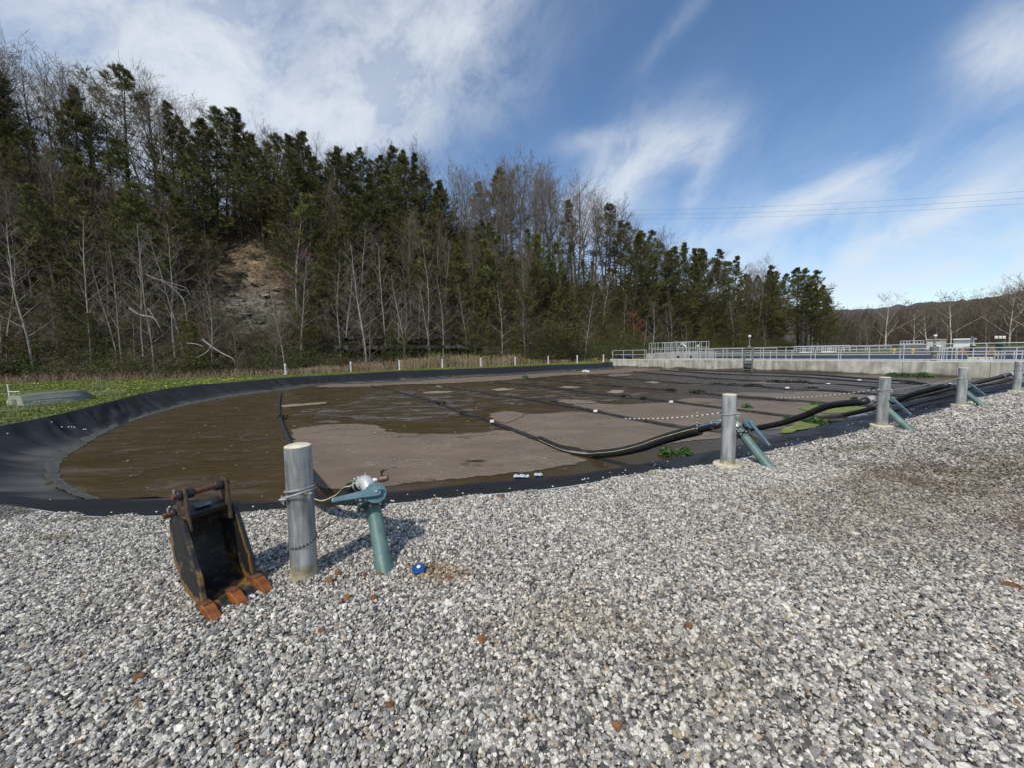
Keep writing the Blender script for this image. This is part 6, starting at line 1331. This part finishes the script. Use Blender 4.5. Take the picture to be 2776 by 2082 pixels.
# dandelions
fx_, fy_ = rg.uniform(-34, -11, 9000), rg.uniform(8, 28, 9000); ok = inpoly(fx_, fy_, bank2) & (np.array([mnoise.noise(Vector((x * .22, y * .22, 11))) for x, y in zip(fx_, fy_)]) > .08) & (rg.random(9000) < .13); fx_, fy_ = fx_[ok], fy_[ok]; n = len(fx_)
P = np.stack([fx_, fy_, rg.uniform(.06, .11, n)], 1); w = .022 + .0007 * fy_[:, None]; z = np.zeros(n)
V = np.stack([P + w * np.array([1, 0, 0]), P + w * np.array([0, 1, .3]), P + w * np.array([-1, 0, 0]), P + w * np.array([0, -1, -.3])], 1).reshape(-1, 3); tag(npmesh('dandelions', V, np.arange(4 * n).reshape(-1, 4), mat('dandelion yellow', (.55, .45, .04), (.7, .6, .1), rough=.7)), kind='stuff')

# ------------------------------------------------------------------ gravel stones
N0 = 330000
r_ = np.sqrt(rg.random(N0)) ; 
# radius drawn so that density falls with distance, stones grow slightly
R = 1.0 + 26 * rg.random(N0) ** 1.55; th_ = np.radians(rg.uniform(-60, 60, N0))
# local density of this draw is ~ R^-1 * dR/du ; close ground needs the most
N1 = 400000; R1 = np.sqrt(rg.uniform(.9 ** 2, 6.2 ** 2, N1)); T1 = np.radians(rg.uniform(-84, 84, N1))
N2 = 350000; R2 = 6 + 24 * rg.random(N2) ** 1.3; T2 = np.radians(rg.uniform(-12, 70, N2))
R = np.concatenate([R1, R2]); T_ = np.concatenate([T1, T2]); X = R * np.sin(T_); Y = R * np.cos(T_)
jit = np.array([mnoise.noise(Vector((x * 3, y * 3, 0))) for x, y in zip(X, Y)]) * .05
ins = inpoly(X, Y - jit * 2, GRAV) & (Y > -.2); X, Y, R = X[ins], Y[ins], R[ins]; n = len(X)
sz = rg.lognormal(0, .28, n) * .0071 * (1 + np.clip(R - 5, 0, 30) * .085)
sz[rg.random(n) < .012] *= 1.6
sc = np.stack([sz * rg.uniform(.85, 1.5, n), sz * rg.uniform(.75, 1.1, n), sz * rg.uniform(.7, 1.0, n)], 1)
rot = np.stack([rg.normal(size=n) * .35, rg.normal(size=n) * .35, rg.uniform(0, 2 * pi, n)], 1)
bumpz = np.array([mnoise.noise(Vector((x * .8, y * .8, 1))) for x, y in zip(X, Y)]) * .008
Zs = rg.random(n) * .013 - .003 + bumpz + .006
t1 = rg.random(n); pal = np.array([[.64, .61, .54], [.43, .41, .37], [.28, .27, .252], [.17, .166, .16], [.1, .099, .096], [.36, .3, .21], [.22, .14, .08]])
ci = np.searchsorted(np.cumsum([.24, .25, .21, .15, .09, .055, .005]), t1 * .9999); col = pal[np.clip(ci, 0, 6)] * rg.uniform(.85, 1.15, n)[:, None]
def stain(cxp, cyp, rx, ry, rotd, c, amt):
    c0 = g(cxp, cyp)[:2]; dx, dy = X - c0[0], Y - c0[1]; a = radians(rotd); u_ = (dx * cos(a) + dy * sin(a)) / rx; v_ = (-dx * sin(a) + dy * cos(a)) / ry
    nz_ = np.array([mnoise.noise(Vector((x * 1.7, y * 1.7, 8))) for x, y in zip(X, Y)]); w = (np.exp(-(u_ ** 2 + v_ ** 2) * .9) * np.clip(.9 + nz_ * 1.3, 0, 1.3))[:, None] * amt * np.clip(rg.normal(.9, .35, n), .1, 1.15)[:, None]; w = np.clip(w, 0, 1)
    return w, np.array(c)
for s_ in [(2640, 1310, 3.0, 1.0, 20, (.5, .45, .37), .65), (2440, 1290, 1.5, .4, 28, (.5, .42, .34), .6), (2720, 1260, 3.0, .6, 28, (.5, .44, .37), .55), (1165, 1552, .15, .1, 0, (.72, .5, .24), .75), (2750, 1420, 1.2, .4, 10, (.5, .42, .34), .5), (1500, 1700, .5, .3, 0, (.85, .78, .66), .6), (1900, 1900, .6, .3, 30, (.85, .8, .7), .5), (1240, 1568, .2, .1, 0, (.8, .64, .45), .6)]:
    w, c_ = stain(*s_); col = col * (1 - w) + col * c_ * w * 1.0
moss = [(140, 1462, .2, .07, 0), (2330, 1218, .42, .16, 20), (770, 1384, .2, .06, 0), (300, 1408, .5, .05, 5), (1760, 1288, .12, .08, 0), (1450, 1338, .1, .05, 0)]
for mm in moss:
    w, c_ = stain(*mm, (1, 1, 1), .85); col = col * (1 - w) + np.array([.12, .11, .04]) * w
pm = bpy.data.meshes.new('gravel'); pm.vertices.add(n); pm.vertices.foreach_set('co', np.stack([X, Y, Zs], 1).astype(np.float32).ravel())
for nm_, ty, dat in (('rot', 'FLOAT_VECTOR', rot), ('scl', 'FLOAT_VECTOR', sc)):
    a = pm.attributes.new(nm_, ty, 'POINT'); a.data.foreach_set('vector', dat.astype(np.float32).ravel())
a = pm.attributes.new('stone', 'FLOAT_COLOR', 'POINT'); cc = np.ones((n, 4), np.float32); cc[:, :3] = np.clip(col, 0, 1); a.data.foreach_set('color', cc.ravel())
go = bpy.data.objects.new('gravel', pm); C.objects.link(go); tag(go, kind='stuff')
sm = bpy.data.materials.new('crushed stone'); sm.use_nodes = True; t = sm.node_tree; p = t.nodes['Principled BSDF']; p.inputs['Roughness'].default_value = .85; p.inputs['Specular IOR Level'].default_value = .3
at_ = t.nodes.new('ShaderNodeAttribute'); at_.attribute_type = 'INSTANCER'; at_.attribute_name = 'stone'
tcn = t.nodes.new('ShaderNodeTexCoord'); nn2 = t.nodes.new('ShaderNodeTexNoise'); nn2.inputs['Scale'].default_value = 1.6; nn2.inputs['Detail'].default_value = 5; t.links.new(tcn.outputs['Object'], nn2.inputs[0])
mr = t.nodes.new('ShaderNodeMapRange'); mr.inputs[1].default_value = .3; mr.inputs[2].default_value = .7; mr.inputs[3].default_value = .72; mr.inputs[4].default_value = 1.25; t.links.new(nn2.outputs['Fac'], mr.inputs[0])
sv = t.nodes.new('ShaderNodeVectorMath'); sv.operation = 'SCALE'; t.links.new(at_.outputs['Color'], sv.inputs[0]); t.links.new(mr.outputs[0], sv.inputs['Scale']); t.links.new(sv.outputs[0], p.inputs['Base Color'])
ng = bpy.data.node_groups.new('scatter', 'GeometryNodeTree'); ng.interface.new_socket('Geometry', in_out='INPUT', socket_type='NodeSocketGeometry'); ng.interface.new_socket('Geometry', in_out='OUTPUT', socket_type='NodeSocketGeometry')
gi = ng.nodes.new('NodeGroupInput'); gout = ng.nodes.new('NodeGroupOutput'); jn = ng.nodes.new('GeometryNodeJoinGeometry')
for k in range(7):
    ic = ng.nodes.new('GeometryNodeMeshIcoSphere'); ic.inputs['Subdivisions'].default_value = 2
    spn = ng.nodes.new('GeometryNodeSetPosition'); pos = ng.nodes.new('GeometryNodeInputPosition')
    n3 = ng.nodes.new('ShaderNodeTexNoise'); n3.noise_dimensions = '4D'; n3.inputs['W'].default_value = k * 3.7; n3.inputs['Scale'].default_value = .95; n3.inputs['Detail'].default_value = 0; ng.links.new(pos.outputs[0], n3.inputs['Vector'])
    sb = ng.nodes.new('ShaderNodeVectorMath'); sb.operation = 'SUBTRACT'; sb.inputs[1].default_value = (.5, .5, .5); ng.links.new(n3.outputs['Color'], sb.inputs[0])
    ms = ng.nodes.new('ShaderNodeVectorMath'); ms.operation = 'SCALE'; ms.inputs['Scale'].default_value = 1.9; ng.links.new(sb.outputs[0], ms.inputs[0]); ng.links.new(ms.outputs[0], spn.inputs['Offset'])
    ng.links.new(ic.outputs[0], spn.inputs['Geometry']); smt = ng.nodes.new('GeometryNodeSetMaterial'); smt.inputs['Material'].default_value = sm; ng.links.new(spn.outputs[0], smt.inputs['Geometry'])
    g2i = ng.nodes.new('GeometryNodeGeometryToInstance'); ng.links.new(smt.outputs[0], g2i.inputs[0]); ng.links.new(g2i.outputs[0], jn.inputs[0])
iop = ng.nodes.new('GeometryNodeInstanceOnPoints'); iop.inputs['Pick Instance'].default_value = True
ar = ng.nodes.new('GeometryNodeInputNamedAttribute'); ar.data_type = 'FLOAT_VECTOR'; ar.inputs['Name'].default_value = 'rot'
as_ = ng.nodes.new('GeometryNodeInputNamedAttribute'); as_.data_type = 'FLOAT_VECTOR'; as_.inputs['Name'].default_value = 'scl'
e2r = ng.nodes.new('FunctionNodeEulerToRotation'); ng.links.new(ar.outputs['Attribute'], e2r.inputs[0])
ng.links.new(gi.outputs[0], iop.inputs['Points']); ng.links.new(jn.outputs[0], iop.inputs['Instance']); ng.links.new(e2r.outputs[0], iop.inputs['Rotation']); ng.links.new(as_.outputs['Attribute'], iop.inputs['Scale']); ng.links.new(iop.outputs[0], gout.inputs[0])
md = go.modifiers.new('scatter', 'NODES'); md.node_group = ng
import json; open('/tmp/kinds.json', 'w').write(json.dumps(cnt)) if False else None
print('stones', n, 'objects', len(bpy.data.objects))
